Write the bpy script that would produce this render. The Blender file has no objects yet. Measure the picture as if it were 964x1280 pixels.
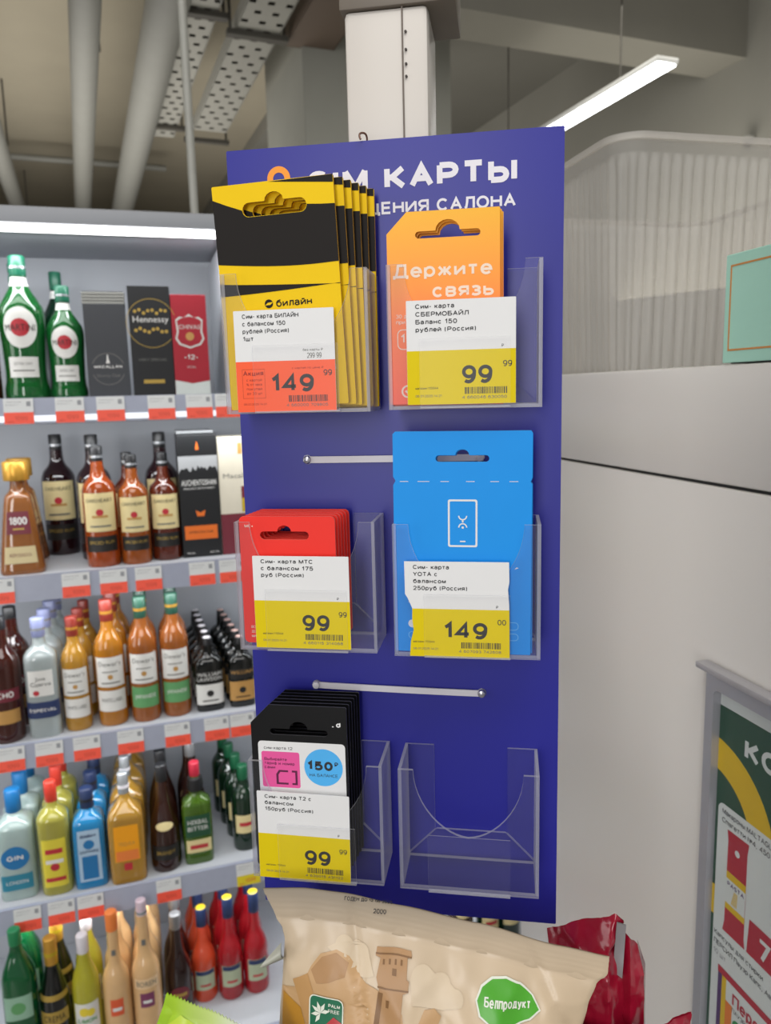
import bpy, bmesh, math, random
from math import sin, cos, pi, radians, sqrt
from mathutils import Vector, Matrix, noise
random.seed(7)
SC = bpy.context.scene
COL = SC.collection
EYE = 1.65

# ------------------------------------------------------------------ camera
pitch, roll = radians(-8.9), radians(1.4)
fwd = Vector((0, cos(pitch), sin(pitch)))
r0 = Vector((1, 0, 0)); u0 = r0.cross(fwd)
right = cos(roll) * r0 - sin(roll) * u0
upv = cos(roll) * u0 + sin(roll) * r0
cam = bpy.data.objects.new('camera', bpy.data.cameras.new('camera'))
COL.objects.link(cam)
cam.matrix_world = Matrix(((right.x, upv.x, -fwd.x, 0), (right.y, upv.y, -fwd.y, 0), (right.z, upv.z, -fwd.z, EYE), (0, 0, 0, 1)))
cam.data.sensor_width = 36; cam.data.lens = 27; cam.data.clip_start = .02
cam.data.dof.use_dof = True; cam.data.dof.focus_distance = .47; cam.data.dof.aperture_fstop = 12.5
SC.camera = cam

# ------------------------------------------------------------------ world, exposure, big lights
SC.view_settings.view_transform = 'Standard'; SC.view_settings.look = 'None'
SC.view_settings.gamma = 1; SC.view_settings.use_curve_mapping = False
SC.view_settings.exposure = 0.0
SC.cycles.transparent_max_bounces = 40
w = bpy.data.worlds.new('world'); SC.world = w; w.use_nodes = True
w.node_tree.nodes['Background'].inputs[0].default_value = (.95, .97, 1, 1)
w.node_tree.nodes['Background'].inputs[1].default_value = .30

def area(name, loc, target, sx, sy, power, col=(1, 1, 1)):
    l = bpy.data.lights.new(name, 'AREA'); l.shape = 'RECTANGLE'; l.size = sx; l.size_y = sy; l.energy = power; l.color = col
    o = bpy.data.objects.new(name, l); COL.objects.link(o); o.location = loc
    o.rotation_euler = (Vector(target) - Vector(loc)).to_track_quat('-Z', 'Y').to_euler()
    return o
area('aisle_ceiling_light', (.2, -.5, 3.5), (.1, .6, 1.0), 2.2, 1.2, 38, (1, .98, .95))
area('front_fill_light', (-.85, -2.4, 2.0), (.0, .6, 1.5), .6, 2.2, 35, (1, .985, .97))  # added area light: panel sheen and its shadow on the cabinet; no window
area('left_fill_light', (-2.6, -.3, 1.7), (.3, .75, 1.35), 1.2, 2.2, 23, (1, .98, .96))  # added from the left to brighten the cabinet face; no window stands here
area('back_aisle_fill', (.3, 3.4, 3.2), (.3, 4.2, 1.0), 3.0, .6, 14, (1, .97, .9))  # added fill that brightens the back aisle behind the tub
area('hall_ceiling_fill', (-2.4, 6.0, 2.3), (-1.9, 6.6, 4.2), 3.5, 3.0, 72, (1, .96, .90))  # added fill pointing up to brighten the beige ceiling; no such fixture
area('right_aisle_fill', (1.9, 4.8, 2.2), (1.6, 4.6, 4.2), 1.6, 2.2, 30, (1, .96, .88))  # added upward fill for the soffit and beam on the right

# ------------------------------------------------------------------ materials
def lin(c):
    return c / 12.92 if c <= .04045 else ((c + .055) / 1.055) ** 2.4
def rgb(h):
    return tuple(lin(int(h[i:i + 2], 16) / 255) for i in (0, 2, 4)) + (1,)
MATS = {}
def M(name, hexc, rough=.5, metal=0., coat=0., trans=0., emit=0., var=.06, scale=40., bump=0., spec=.5):
    if name in MATS: return MATS[name]
    m = bpy.data.materials.new(name); m.use_nodes = True; MATS[name] = m
    nt = m.node_tree; b = nt.nodes['Principled BSDF']
    c = rgb(hexc)
    tc = nt.nodes.new('ShaderNodeTexCoord'); nz = nt.nodes.new('ShaderNodeTexNoise'); nz.inputs['Scale'].default_value = scale; nz.inputs['Detail'].default_value = 3
    nt.links.new(tc.outputs['Object'], nz.inputs['Vector'])
    mx = nt.nodes.new('ShaderNodeMix'); mx.data_type = 'RGBA'
    mx.inputs[6].default_value = tuple(x * (1 - var) for x in c[:3]) + (1,)
    mx.inputs[7].default_value = tuple(min(1, x * (1 + var)) for x in c[:3]) + (1,)
    nt.links.new(nz.outputs['Fac'], mx.inputs[0]); nt.links.new(mx.outputs[2], b.inputs['Base Color'])
    b.inputs['Roughness'].default_value = rough; b.inputs['Metallic'].default_value = metal
    b.inputs['Coat Weight'].default_value = coat; b.inputs['Coat Roughness'].default_value = .06
    b.inputs['Transmission Weight'].default_value = trans; b.inputs['Specular IOR Level'].default_value = spec
    if emit:
        b.inputs['Emission Color'].default_value = c; b.inputs['Emission Strength'].default_value = emit
    if bump:
        bp = nt.nodes.new('ShaderNodeBump'); bp.inputs['Strength'].default_value = bump; bp.inputs['Distance'].default_value = .002
        nt.links.new(nz.outputs['Fac'], bp.inputs['Height']); nt.links.new(bp.outputs[0], b.inputs['Normal'])
    return m
def clear_mat(name, tint, base, gloss_rough=.04, fres=.9, haze=0., hazecol='FFFFFF'):
    m = bpy.data.materials.new(name); m.use_nodes = True; nt = m.node_tree; nt.nodes.clear()
    out = nt.nodes.new('ShaderNodeOutputMaterial'); tr = nt.nodes.new('ShaderNodeBsdfTransparent'); tr.inputs[0].default_value = rgb(tint)
    gl = nt.nodes.new('ShaderNodeBsdfGlossy'); gl.inputs['Roughness'].default_value = gloss_rough
    nz = nt.nodes.new('ShaderNodeTexNoise'); nz.inputs['Scale'].default_value = 3
    lw0 = nt.nodes.new('ShaderNodeLayerWeight'); lw0.inputs[0].default_value = .5; lw = nt.nodes.new('ShaderNodeMath'); lw.operation = 'POWER'; lw.inputs[1].default_value = 4.5; nt.links.new(lw0.outputs[1], lw.inputs[0])
    ma = nt.nodes.new('ShaderNodeMath'); ma.operation = 'MULTIPLY_ADD'; ma.inputs[1].default_value = fres; ma.inputs[2].default_value = base
    ma.use_clamp = True
    nt.links.new(lw.outputs[0], ma.inputs[0])
    mix = nt.nodes.new('ShaderNodeMixShader'); nt.links.new(ma.outputs[0], mix.inputs[0])
    src = tr
    if haze:
        df = nt.nodes.new('ShaderNodeBsdfDiffuse'); df.inputs[0].default_value = rgb(hazecol)
        tl = nt.nodes.new('ShaderNodeBsdfTranslucent'); tl.inputs[0].default_value = rgb(hazecol)
        m1 = nt.nodes.new('ShaderNodeMixShader'); m1.inputs[0].default_value = .5
        nt.links.new(df.outputs[0], m1.inputs[1]); nt.links.new(tl.outputs[0], m1.inputs[2])
        m2 = nt.nodes.new('ShaderNodeMixShader')
        mr = nt.nodes.new('ShaderNodeMapRange'); mr.inputs[3].default_value = haze * .85; mr.inputs[4].default_value = haze * 1.15
        nt.links.new(nz.outputs['Fac'], mr.inputs[0]); nt.links.new(mr.outputs[0], m2.inputs[0])
        nt.links.new(tr.outputs[0], m2.inputs[1]); nt.links.new(m1.outputs[0], m2.inputs[2]); src = m2
    nt.links.new(src.outputs[0], mix.inputs[1]); nt.links.new(gl.outputs[0], mix.inputs[2]); nt.links.new(mix.outputs[0], out.inputs[0])
    MATS[name] = m
    return m

# ------------------------------------------------------------------ mesh tools
def curve_mesh(loops, t=0.):
    """filled 2D outline with holes; loops in x,y -> raw verts/faces (x,y,z)"""
    c = bpy.data.curves.new('c', 'CURVE'); c.dimensions = '2D'; c.fill_mode = 'BOTH'; c.extrude = t / 2
    for L in loops:
        s = c.splines.new('POLY'); s.points.add(len(L) - 1); s.use_cyclic_u = True
        for p, q in zip(s.points, L): p.co = (q[0], q[1], 0, 1)
    return _conv(c)
def _conv(c):
    o = bpy.data.objects.new('c', c); COL.objects.link(o)
    dg = bpy.context.evaluated_depsgraph_get()
    me = bpy.data.meshes.new_from_object(o.evaluated_get(dg))
    v = [tuple(x.co) for x in me.vertices]; f = [tuple(p.vertices) for p in me.polygons]
    bpy.data.objects.remove(o); bpy.data.curves.remove(c); bpy.data.meshes.remove(me)
    return v, f
TC = {}
def text_raw(s, bold):
    k = (s, bold)
    if k not in TC:
        c = bpy.data.curves.new('t', 'FONT'); c.body = s; c.offset = bold; c.resolution_u = 2; c.fill_mode = 'FRONT'; c.size = 1
        v, f = _conv(c)
        c = None
        xs = [p[0] for p in v] or [0]; x0 = min(xs); x1 = max(xs)
        TC[k] = ([(p[0] - x0, p[1]) for p in v], f, x1 - x0)
    return TC[k]
CAP = .70
def _a(cx, cy, rx, ry, a0, a1, n=9): return [(cx + rx * cos(radians(a0 + (a1 - a0) * i / n)), cy + ry * sin(radians(a0 + (a1 - a0) * i / n))) for i in range(n + 1)]
_O = _a(.5, .5, .5, .5, 90, 450, 22)
_C = _a(.5, .5, .5, .5, 40, 320, 16)
def _bowl(y0, y1, x=.58): return [(0, y1), (x, y1)] + _a(x, (y0 + y1) / 2, 1 - x, (y1 - y0) / 2, 90, -90, 8)[1:-1] + [(x, y0), (0, y0)]
def _lb(y0, y1, x=.58): return [(x0, y) for x0, y in _bowl(y0, y1, x)]
G = {'А': (.80, [[(0, 0), (.5, 1), (1, 0)], [(.19, .36), (.81, .36)]]), 'Б': (.70, [[(.92, 1), (0, 1), (0, 0)], _bowl(0, .57)]), 'В': (.70, [[(0, 0), (0, 1)], _bowl(.53, 1, .55), _bowl(0, .53)]),
     'Г': (.58, [[(0, 0), (0, 1), (1, 1)]]), 'Д': (.84, [[(0, -.2), (0, 0), (1, 0), (1, -.2)], [(.13, 0), (.26, .5), (.3, 1), (.86, 1), (.86, 0)]]), 'Е': (.66, [[(1, 1), (0, 1), (0, 0), (1, 0)], [(0, .52), (.92, .52)]]),
     'Ж': (1.06, [[(.5, 0), (.5, 1)], [(.02, 1), (.36, .52), (0, 0)], [(.98, 1), (.64, .52), (1, 0)], [(.36, .52), (.64, .52)]]), 'З': (.64, [_a(.45, .76, .5, .24, 150, -90, 9) + [(.3, .52)], [(.3, .52)] + _a(.45, .26, .55, .26, 90, -150, 10)]),
     'И': (.76, [[(0, 1), (0, 0)], [(0, .03), (1, .97)], [(1, 1), (1, 0)]]), 'Й': (.76, [[(0, 1), (0, 0)], [(0, .03), (1, .97)], [(1, 1), (1, 0)], _a(.5, 1.3, .25, .14, 180, 360, 6)]),
     'К': (.70, [[(0, 0), (0, 1)], [(.96, 1), (.3, .52), (1, 0)], [(0, .52), (.3, .52)]]), 'Л': (.74, [[(0, .02), (.16, .1), (.26, .6), (.28, 1), (1, 1), (1, 0)]]), 'М': (.86, [[(0, 0), (0, 1)], [(0, 1), (.5, .06), (1, 1)], [(1, 1), (1, 0)]]),
     'Н': (.74, [[(0, 0), (0, 1)], [(1, 0), (1, 1)], [(0, .52), (1, .52)]]), 'О': (.84, [_O]), 'П': (.74, [[(0, 0), (0, 1), (1, 1), (1, 0)]]), 'Р': (.68, [[(0, 0), (0, 1)], _bowl(.44, 1)]), 'С': (.80, [_C]),
     'Т': (.72, [[(0, 1), (1, 1)], [(.5, 1), (.5, 0)]]), 'У': (.74, [[(0, 1), (.5, .32)], [(1, 1), (.42, .06), (.12, .02)]]), 'Ф': (.92, [[(.5, 0), (.5, 1)], _a(.5, .52, .5, .34, 90, 450, 20)]), 'Х': (.74, [[(0, 1), (1, 0)], [(0, 0), (1, 1)]]),
     'Ц': (.80, [[(0, 1), (0, 0), (1, 0), (1, -.22)], [(.84, 0), (.84, 1)]]), 'Ч': (.70, [[(0, 1), (0, .62), (.2, .45), (1, .45)], [(1, 1), (1, 0)]]), 'Ш': (1.0, [[(0, 1), (0, 0), (1, 0), (1, 1)], [(.5, 0), (.5, 1)]]),
     'Щ': (1.06, [[(0, 1), (0, 0), (1, 0), (1, -.22)], [(.46, 0), (.46, 1)], [(.9, 0), (.9, 1)]]), 'Ъ': (.82, [[(0, 1), (.26, 1), (.26, 0)], [(.26, .56), (.7, .56)] + _a(.7, .28, .3, .28, 90, -90, 8)[1:] + [(.26, 0)]]),
     'Ы': (.96, [[(0, 1), (0, 0)], [(0, .56), (.4, .56)] + _a(.4, .28, .26, .28, 90, -90, 8)[1:] + [(0, 0)], [(1, 0), (1, 1)]]), 'Ь': (.68, [[(0, 1), (0, 0)], _bowl(0, .57)]), 'Э': (.78, [_a(.5, .5, .5, .5, 140, -140, 16), [(.4, .52), (.98, .52)]]),
     'Ю': (1.08, [[(0, 0), (0, 1)], [(0, .52), (.3, .52)], _a(.65, .5, .35, .5, 90, 450, 20)]), 'Я': (.70, [[(1, 0), (1, 1), (.42, 1)] + _a(.42, .73, .42, .27, 90, 270, 8)[1:] + [(1, .46)], [(.5, .46), (0, 0)]]),
     '0': (.62, [_O]), '1': (.34, [[(.0, .76), (.35, .84), (.8, 1), (.8, 0)]]), '2': (.62, [_a(.5, .72, .48, .28, 165, -35, 10) + [(.02, 0), (1, 0)]]), '3': (.62, [_a(.48, .76, .46, .24, 160, -90, 9), _a(.48, .26, .52, .26, 90, -160, 10)]),
     '4': (.66, [[(.74, 0), (.74, 1), (0, .27), (1, .27)]]), '5': (.62, [[(.92, 1), (.16, 1), (.06, .52)] + _a(.46, .33, .54, .33, 130, -150, 11)]), '6': (.62, [_a(.5, .33, .5, .33, 90, 450, 18), [(.02, .36)] + _a(.56, .5, .54, .5, 180, 55, 9)]),
     '7': (.62, [[(0, 1), (1, 1), (.36, 0)]]), '8': (.62, [_a(.5, .76, .42, .24, 90, 450, 16), _a(.5, .27, .5, .27, 90, 450, 16)]), '9': (.62, [_a(.5, .67, .5, .33, 90, 450, 18), [(.98, .64)] + _a(.44, .5, .54, .5, 0, -125, 9)]),
     ' ': (.34, []), '-': (.30, [[(0, .4), (1, .4)]]), '(': (.24, [_a(1.2, .42, 1.1, .72, 130, 230, 8)]), ')': (.24, [_a(-.2, .42, 1.1, .72, 50, -50, 8)]), '.': (.12, [[(.5, 0), (.5, .06)]]), ',': (.12, [[(.6, .06), (.4, -.16)]]), '№': (1.0, [[(0, 0), (0, 1), (.6, 0), (.6, 1)], _a(.86, .6, .14, .2, 90, 450, 10)]),
     '₽': (.72, [[(.15, 0), (.15, 1)], [(.15, 1), (.6, 1)] + _a(.6, .72, .36, .28, 90, -90, 8)[1:] + [(0, .44)], [(0, .22), (.6, .22)]]), 'S': (.66, [_a(.5, .75, .48, .25, 35, 270, 10) + _a(.5, .25, .5, .25, 90, -145, 10)[1:]]), 'I': (.10, [[(.5, 0), (.5, 1)]]), 'L': (.60, [[(0, 1), (0, 0), (1, 0)]]),
     'Y': (.76, [[(0, 1), (.5, .45), (1, 1)], [(.5, .45), (.5, 0)]]), 'G': (.82, [_a(.5, .5, .5, .5, 45, 350, 16) + [(1, .46), (.58, .46)]]), 'N': (.76, [[(0, 0), (0, 1)], [(0, .97), (1, .03)], [(1, 1), (1, 0)]]), '+': (.5, [[(0, .4), (1, .4)], [(.5, .1), (.5, .7)]]), '%': (.9, [[(.1, 0), (.9, 1)], _a(.2, .75, .2, .22, 90, 450, 10), _a(.8, .25, .2, .22, 90, 450, 10)]), ':': (.12, [[(.5, 0), (.5, .08)], [(.5, .5), (.5, .58)]])}
XH = .74
_lo = {}
for ch in 'вгджзийклмнптцчшщъыьэюя': wd_, st_ = G[ch.upper()]; _lo[ch] = (wd_ * XH * .98, [[(x, y * XH) for x, y in P] for P in st_])
for ch in 'осх': wd_, st_ = G[ch.upper()]; _lo[ch] = (wd_ * XH * .92, [[(x, y * XH) for x, y in P] for P in st_])
_lo['а'] = (.54, [[(.06, .58)] + _a(.46, .52, .46, .22, 150, 0, 8) + [(.92, .12), (1, 0)], _a(.44, .21, .46, .21, 30, 330, 14) ])
_lo['е'] = (.58, [[(0, .37), (1, .37)] + _a(.5, .37, .5, .37, 0, 320, 16)[1:]]); _lo['р'] = (.56, [[(0, -.26), (0, XH)], _a(.5, .37, .5, .37, 90, 450, 18)]); _lo['у'] = (.58, [[(0, XH), (.5, .02)], [(1, XH), (.42, -.16), (.1, -.24)]])
_lo['б'] = (.60, [_a(.5, .36, .5, .36, 90, 450, 18), [(.0, .38)] + _a(.5, .5, .5, .42, 180, 100, 6) + [(.9, 1)]]); _lo['ф'] = (.80, [[(.5, -.26), (.5, 1)], _a(.5, .37, .5, .37, 90, 450, 18)]); _lo['d'] = (.6, [[(1, 0), (1, 1)], _a(.5, .37, .5, .37, 90, 450, 18)]); _lo['t'] = (.34, [[(.4, .95), (.4, .1), (.9, 0)], [(0, XH), (1, XH)]])
G.update(_lo)
for a_, c_ in zip('ABCEHKMOPTX', 'АВСЕНКМОРТХ'): G[a_] = G[c_]
def stroke(P, hw):
    """quad strip along a polyline with mitred joints"""
    n = len(P); closed = n > 3 and abs(P[0][0] - P[-1][0]) + abs(P[0][1] - P[-1][1]) < 1e-6; Lf = []; Rt = []
    for i, p in enumerate(P):
        a = P[i - 1] if i else (P[-2] if closed else None); c = P[i + 1] if i < n - 1 else (P[1] if closed else None)
        d = []
        if a: l = math.hypot(p[0] - a[0], p[1] - a[1]) or 1; d.append(((p[0] - a[0]) / l, (p[1] - a[1]) / l))
        if c: l = math.hypot(c[0] - p[0], c[1] - p[1]) or 1; d.append(((c[0] - p[0]) / l, (c[1] - p[1]) / l))
        n1 = (-d[0][1], d[0][0]); n2 = (-d[-1][1], d[-1][0]); mx, my = n1[0] + n2[0], n1[1] + n2[1]; l = math.hypot(mx, my) or 1; mx, my = mx / l, my / l
        k = hw / max(.45, mx * n1[0] + my * n1[1]); Lf.append((p[0] + mx * k, p[1] + my * k)); Rt.append((p[0] - mx * k, p[1] - my * k))
    return Lf, Rt
def stroke_text(t, h, w, wt):
    """list of (verts, faces) strokes in final units, and width; h = cap height"""
    gap = .09 + wt * .2; adv = 0; items = []
    for ch in t:
        gw, st = G[ch]; items.append((adv, gw, st)); adv += gw + wt + (gap if ch != ' ' else 0)
    tot = adv - gap; kx = h if w is None else w / tot; hw = wt / 2 * (kx * .5 + h * .5); out = []
    for x0, gw, st in items:
        for P in st:
            Q = [((x0 + wt / 2 + q[0] * gw) * kx, hw + q[1] * (h - 2 * hw)) for q in P]
            Lf, Rt = stroke(Q, hw); m_ = len(Q)
            out.append(([*Lf, *Rt], [(m_ + i, m_ + i + 1, i + 1, i) for i in range(m_ - 1)]))
    return out, tot * kx
def euro_slot(cx, cy, hl, hh, br):
    L = []
    for i in range(9): a = pi / 2 + pi * i / 8; L.append((cx - hl + hh + hh * cos(a), cy + hh * sin(a)))
    for i in range(9): a = -pi / 2 + pi * i / 8; L.append((cx + hl - hh + hh * cos(a), cy + hh * sin(a)))
    for i in range(9): a = pi * i / 8; L.append((cx + br * cos(a), cy + hh + br * .85 * sin(a)))
    return L
def rrect(x0, y0, x1, y1, r, n=5, tl=0):
    L = []
    for (cx, cy, a0) in ((x1 - r, y1 - r, 0), (x0 + r, y1 - r, 90), (x0 + r, y0 + r, 180), (x1 - r, y0 + r, 270)):
        if tl and a0 == 90:
            L += [(x0 + tl, y1), (x0, y1 - tl)]; continue
        for i in range(n + 1):
            a = radians(a0 + 90 * i / n); L.append((cx + r * cos(a), cy + r * sin(a)))
    return L
def circ(cx, cy, r, n=32): return [(cx + r * cos(2 * pi * i / n), cy + r * sin(2 * pi * i / n)) for i in range(n)]

class MB:
    """mesh builder; flat designs use x right, z up, front towards -y. units metres"""
    def __init__(s, k=1.): s.v = []; s.f = []; s.m = []; s.k = k
    def add(s, v, f, m=0):
        b = len(s.v); s.v += [tuple(c * s.k for c in p) for p in v]
        s.f += [tuple(i + b for i in q) for q in f]; s.m += ([m] * len(f) if isinstance(m, int) else list(m))
    def box(s, x0, x1, y0, y1, z0, z1, m=0, bev=0):
        if bev:
            bm = bmesh.new(); bmesh.ops.create_cube(bm, size=1)
            for v in bm.verts: v.co = ((x0 + x1) / 2 + v.co.x * (x1 - x0), (y0 + y1) / 2 + v.co.y * (y1 - y0), (z0 + z1) / 2 + v.co.z * (z1 - z0))
            bmesh.ops.bevel(bm, geom=bm.edges[:], offset=bev, segments=2, affect='EDGES', profile=.5)
            bm.verts.ensure_lookup_table(); bm.verts.index_update()
            s.add([tuple(v.co) for v in bm.verts], [tuple(v.index for v in q.verts) for q in bm.faces], m); bm.free(); return
        v = [(x, y, z) for x in (x0, x1) for y in (y0, y1) for z in (z0, z1)]
        s.add(v, [(0, 1, 3, 2), (4, 6, 7, 5), (0, 4, 5, 1), (2, 3, 7, 6), (0, 2, 6, 4), (1, 5, 7, 3)], m)
    def shape(s, loops, y, t, m=0, edge=None):
        v, f = curve_mesh(loops, t)
        vv = [(p[0], y - p[2], p[1]) for p in v]
        if edge is None: mm = m
        else:
            mm = []
            for q in f:
                ys = [vv[i][1] for i in q]; mm.append(m if max(ys) - min(ys) < t * .5 else edge)
        s.add(vv, f, mm)
    def flat(s, poly, y, m=0): s.add([(p[0], y, p[1]) for p in poly], [tuple(range(len(poly)))], m)
    def rect(s, x0, z0, x1, z1, y, m=0): s.flat([(x0, z0), (x1, z0), (x1, z1), (x0, z1)], y, m)
    def text(s, t, x, z, h, y, m=0, w=None, bold=0., align='l', rot=0., fn=None):
        cr, sr = cos(rot), sin(rot)
        if all(c in G for c in t):
            parts, W = stroke_text(t, h, w, .135 + bold * 3.4); ox = {'l': 0, 'c': -W / 2, 'r': -W}[align]
            for q, (v, f) in enumerate(parts):
                out = []
                for a, b in v:
                    a += ox; P = (x + a * cr - b * sr, z + a * sr + b * cr)
                    if fn: g = fn(*P); out.append((g[0], g[1] - .012 * (q % 3), g[2]))
                    else: out.append((P[0], y - .012 * (q % 3), P[1]))
                s.add(out, f, m)
            return W
        v, f, W0 = text_raw(t, 0.)
        k = h / CAP; kx = k if w is None else w / max(W0, 1e-6); W = W0 * kx
        ox = {'l': 0, 'c': -W / 2, 'r': -W}[align]; cr, sr = cos(rot), sin(rot)
        out = []
        for a, b in v:
            a = a * kx + ox; b *= k
            P = (x + a * cr - b * sr, z + a * sr + b * cr)
            out.append(fn(*P) if fn else (P[0], y, P[1]))
        s.add(out, f, m); return W
    def bars(s, x0, z0, x1, z1, y, m=0, seed=1):
        r = random.Random(seed); x = x0
        while x < x1 - .3:
            bw = r.choice((.25, .4, .4, .7)); s.rect(x, z0, min(x + bw, x1), z1, y, m); x += bw + r.choice((.3, .3, .55))
    def lathe(s, prof, n=24, m=0, cx=0., cy=0., p=2., ay=1., x=(0, 0)):
        v = []; f = []; mm = []
        for (r, z) in prof:
            for i in range(n):
                a = 2 * pi * i / n; v.append((cx + r * sx_(a, p) , cy + r * ay * sy_(a, p), z))
        for j in range(len(prof) - 1):
            for i in range(n):
                f.append((j * n + i, j * n + (i + 1) % n, (j + 1) * n + (i + 1) % n, (j + 1) * n + i)); mm.append(m if isinstance(m, int) else m[j])
        f.append(tuple(range(n - 1, -1, -1))); mm.append(m if isinstance(m, int) else m[0])
        f.append(tuple((len(prof) - 1) * n + i for i in range(n))); mm.append(m if isinstance(m, int) else m[-1])
        s.add(v, f, mm)
    def tube(s, pts, r, n=10, m=0):
        pts = [Vector(p) for p in pts]; v = []; f = []
        rr = r if isinstance(r, (list, tuple)) else [r] * len(pts)
        ref = None
        for i, p in enumerate(pts):
            d = (pts[min(i + 1, len(pts) - 1)] - pts[max(i - 1, 0)]).normalized()
            if ref is None: ref = d.orthogonal().normalized()
            ref = (ref - d * ref.dot(d)).normalized(); q = d.cross(ref)
            for k in range(n):
                a = 2 * pi * k / n; v.append(tuple(p + (ref * cos(a) + q * sin(a)) * rr[i]))
        for i in range(len(pts) - 1):
            for k in range(n): f.append((i * n + k, i * n + (k + 1) % n, (i + 1) * n + (k + 1) % n, (i + 1) * n + k))
        f.append(tuple(range(n - 1, -1, -1))); f.append(tuple((len(pts) - 1) * n + k for k in range(n)))
        s.add(v, f, m)
    def grid(s, fn, nu, nv, m=0, flip=False):
        v = [fn(i / nu, j / nv) for j in range(nv + 1) for i in range(nu + 1)]
        f = []
        for j in range(nv):
            for i in range(nu):
                a = j * (nu + 1) + i; q = (a, a + 1, a + nu + 2, a + nu + 1); f.append(q[::-1] if flip else q)
        s.add(v, f, m)
    def drape(s, loops, fn, m=0, maxe=5.):
        v, f = curve_mesh(loops, 0.)
        bm = bmesh.new(); vs = [bm.verts.new(p) for p in v]
        for q in f:
            try: bm.faces.new([vs[i] for i in q])
            except ValueError: pass
        for _ in range(5):
            es = [e for e in bm.edges if e.calc_length() > maxe]
            if not es: break
            bmesh.ops.subdivide_edges(bm, edges=es, cuts=1)
            bmesh.ops.triangulate(bm, faces=bm.faces[:])
        bm.verts.index_update()
        s.add([fn(p.co.x, p.co.y) for p in bm.verts], [tuple(x.index for x in q.verts) for q in bm.faces], m); bm.free()
    def mesh(s, name, mats, smooth=40.):
        me = bpy.data.meshes.new(name); me.from_pydata(s.v, [], s.f)
        for m in mats: me.materials.append(m)
        me.polygons.foreach_set('material_index', s.m)
        if smooth:
            me.polygons.foreach_set('use_smooth', [True] * len(s.f)); me.update(); me.set_sharp_from_angle(angle=radians(smooth))
        me.update(); return me
    def build(s, name, mats, parent=None, mw=None, smooth=40.):
        if not isinstance(mats, (list, tuple)): mats = [mats]
        o = bpy.data.objects.new(name, s.mesh(name, mats, smooth)); COL.objects.link(o)
        if parent: o.parent = parent
        if mw is not None: o.matrix_world = mw
        return o
def sx_(a, p):
    if p == 2: return cos(a)
    d = (abs(cos(a)) ** p + abs(sin(a)) ** p) ** (-1 / p); return d * cos(a)
def sy_(a, p):
    if p == 2: return sin(a)
    d = (abs(cos(a)) ** p + abs(sin(a)) ** p) ** (-1 / p); return d * sin(a)

def tag(o, label=None, cat=None, group=None, kind=None):
    if label: o['label'] = label
    if cat: o['category'] = cat
    if group: o['group'] = group
    if kind: o['kind'] = kind
    return o
def empty(name, mw, label, cat, group=None):
    o = bpy.data.objects.new(name, None); COL.objects.link(o); o.matrix_world = mw; o.empty_display_size = .02
    return tag(o, label, cat, group)
class Fr:
    """upright plane: origin O, x along u, z up; w = distance out of the plane towards the viewer"""
    def __init__(s, O, th): s.O = Vector(O); s.th = th; s.u = Vector((cos(th), sin(th), 0)); s.n = Vector((sin(th), -cos(th), 0))
    def mw(s, u, v, w=0., tilt=0., spin=0., lean=0.):
        p = s.O + s.u * u + Vector((0, 0, v)) + s.n * w
        return Matrix.Translation(p) @ Matrix.Rotation(s.th + spin, 4, 'Z') @ Matrix.Rotation(tilt, 4, 'Y') @ Matrix.Rotation(lean, 4, 'X')
def copy_tree(o, mw, label, group=None):
    c = o.copy(); COL.objects.link(c); c.matrix_world = mw; c['label'] = label
    if group: c['group'] = group
    for ch in o.children:
        d = ch.copy(); COL.objects.link(d); d.parent = c
        for g in ch.children:
            e = g.copy(); COL.objects.link(e); e.parent = d
    return c
mm = .001
PANEL = Fr((-.09088542, .50241562, 1.29127771), math.atan2(-.15988119, .98713627))
SHELF = Fr((-.56335997, 1.65620072, 1.60390513), radians(17.4))
CABD = .45
cu = Vector((.23514211, -.971961, 0)); cn = Vector((-.971961, -.23514211, 0))
CAB = Fr(tuple(Vector((0, 0, EYE)) - cn * CABD), math.atan2(-.971961, .23514211))
GRID = radians(17.4)          # the store's axes: shelving runs along x, pipes and lamps along y of this grid

# palette
WHITE = M('white_paper', 'E4E4E4', .6, var=.02); INK = M('dark_ink', '2A2A2C', .6); YEL = M('tag_yellow', 'DEC606', .6, var=.03, spec=.2)
ORANGE_T = M('tag_orange', 'FB6540', .6, var=.03, spec=.2); GREYINK = M('grey_ink', '6A6A66', .6); REDINK = M('red_ink', 'A02818', .6)
ACR = clear_mat('clear_acrylic', 'FBFBFD', .022, .5); ACE = clear_mat('acrylic_edge', 'E4E6F4', .10, .5, .15, haze=.34)
FILM = clear_mat('clear_film', 'FEFEFE', .008, .3, .12, haze=.010)
RIB = clear_mat('ribbed_plastic', 'F4F2EE', .15, .8, .13, haze=.25, hazecol='F6F2EC')

# ================================================================== SETTING
def struct(name, mb, m, mw=None, smooth=0): return tag(mb.build(name, m, None, mw, smooth), kind='structure')
RG = Matrix.Rotation(radians(21.2), 4, 'Z')
b = MB(); b.box(-8, 8, -4, 14, -.1, 0); struct('floor', b, M('floor_tile', '8E8C88', .35, scale=3), RG)
b = MB(); b.box(-8, 8, -4, 14, 4.15, 4.3); struct('ceiling', b, M('ceiling_beige', 'A79F8C', .9, scale=2, var=.10), RG)
b = MB(); b.box(-8, 8, 12.5, 12.7, 0, 4.15); struct('wall_back', b, M('wall_beige', 'A39B88', .9, scale=2, var=.08), RG)
b = MB(); b.box(3.6, 3.8, -1, 12.5, 0, 4.15); struct('wall_right', b, M('wall_grey', '9A988F', .85, scale=2), RG)
b = MB(); b.box(-7.2, -7, -1, 12.5, 0, 4.15); struct('wall_left', b, M('wall_beige', 'A39B88'), RG)
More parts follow.
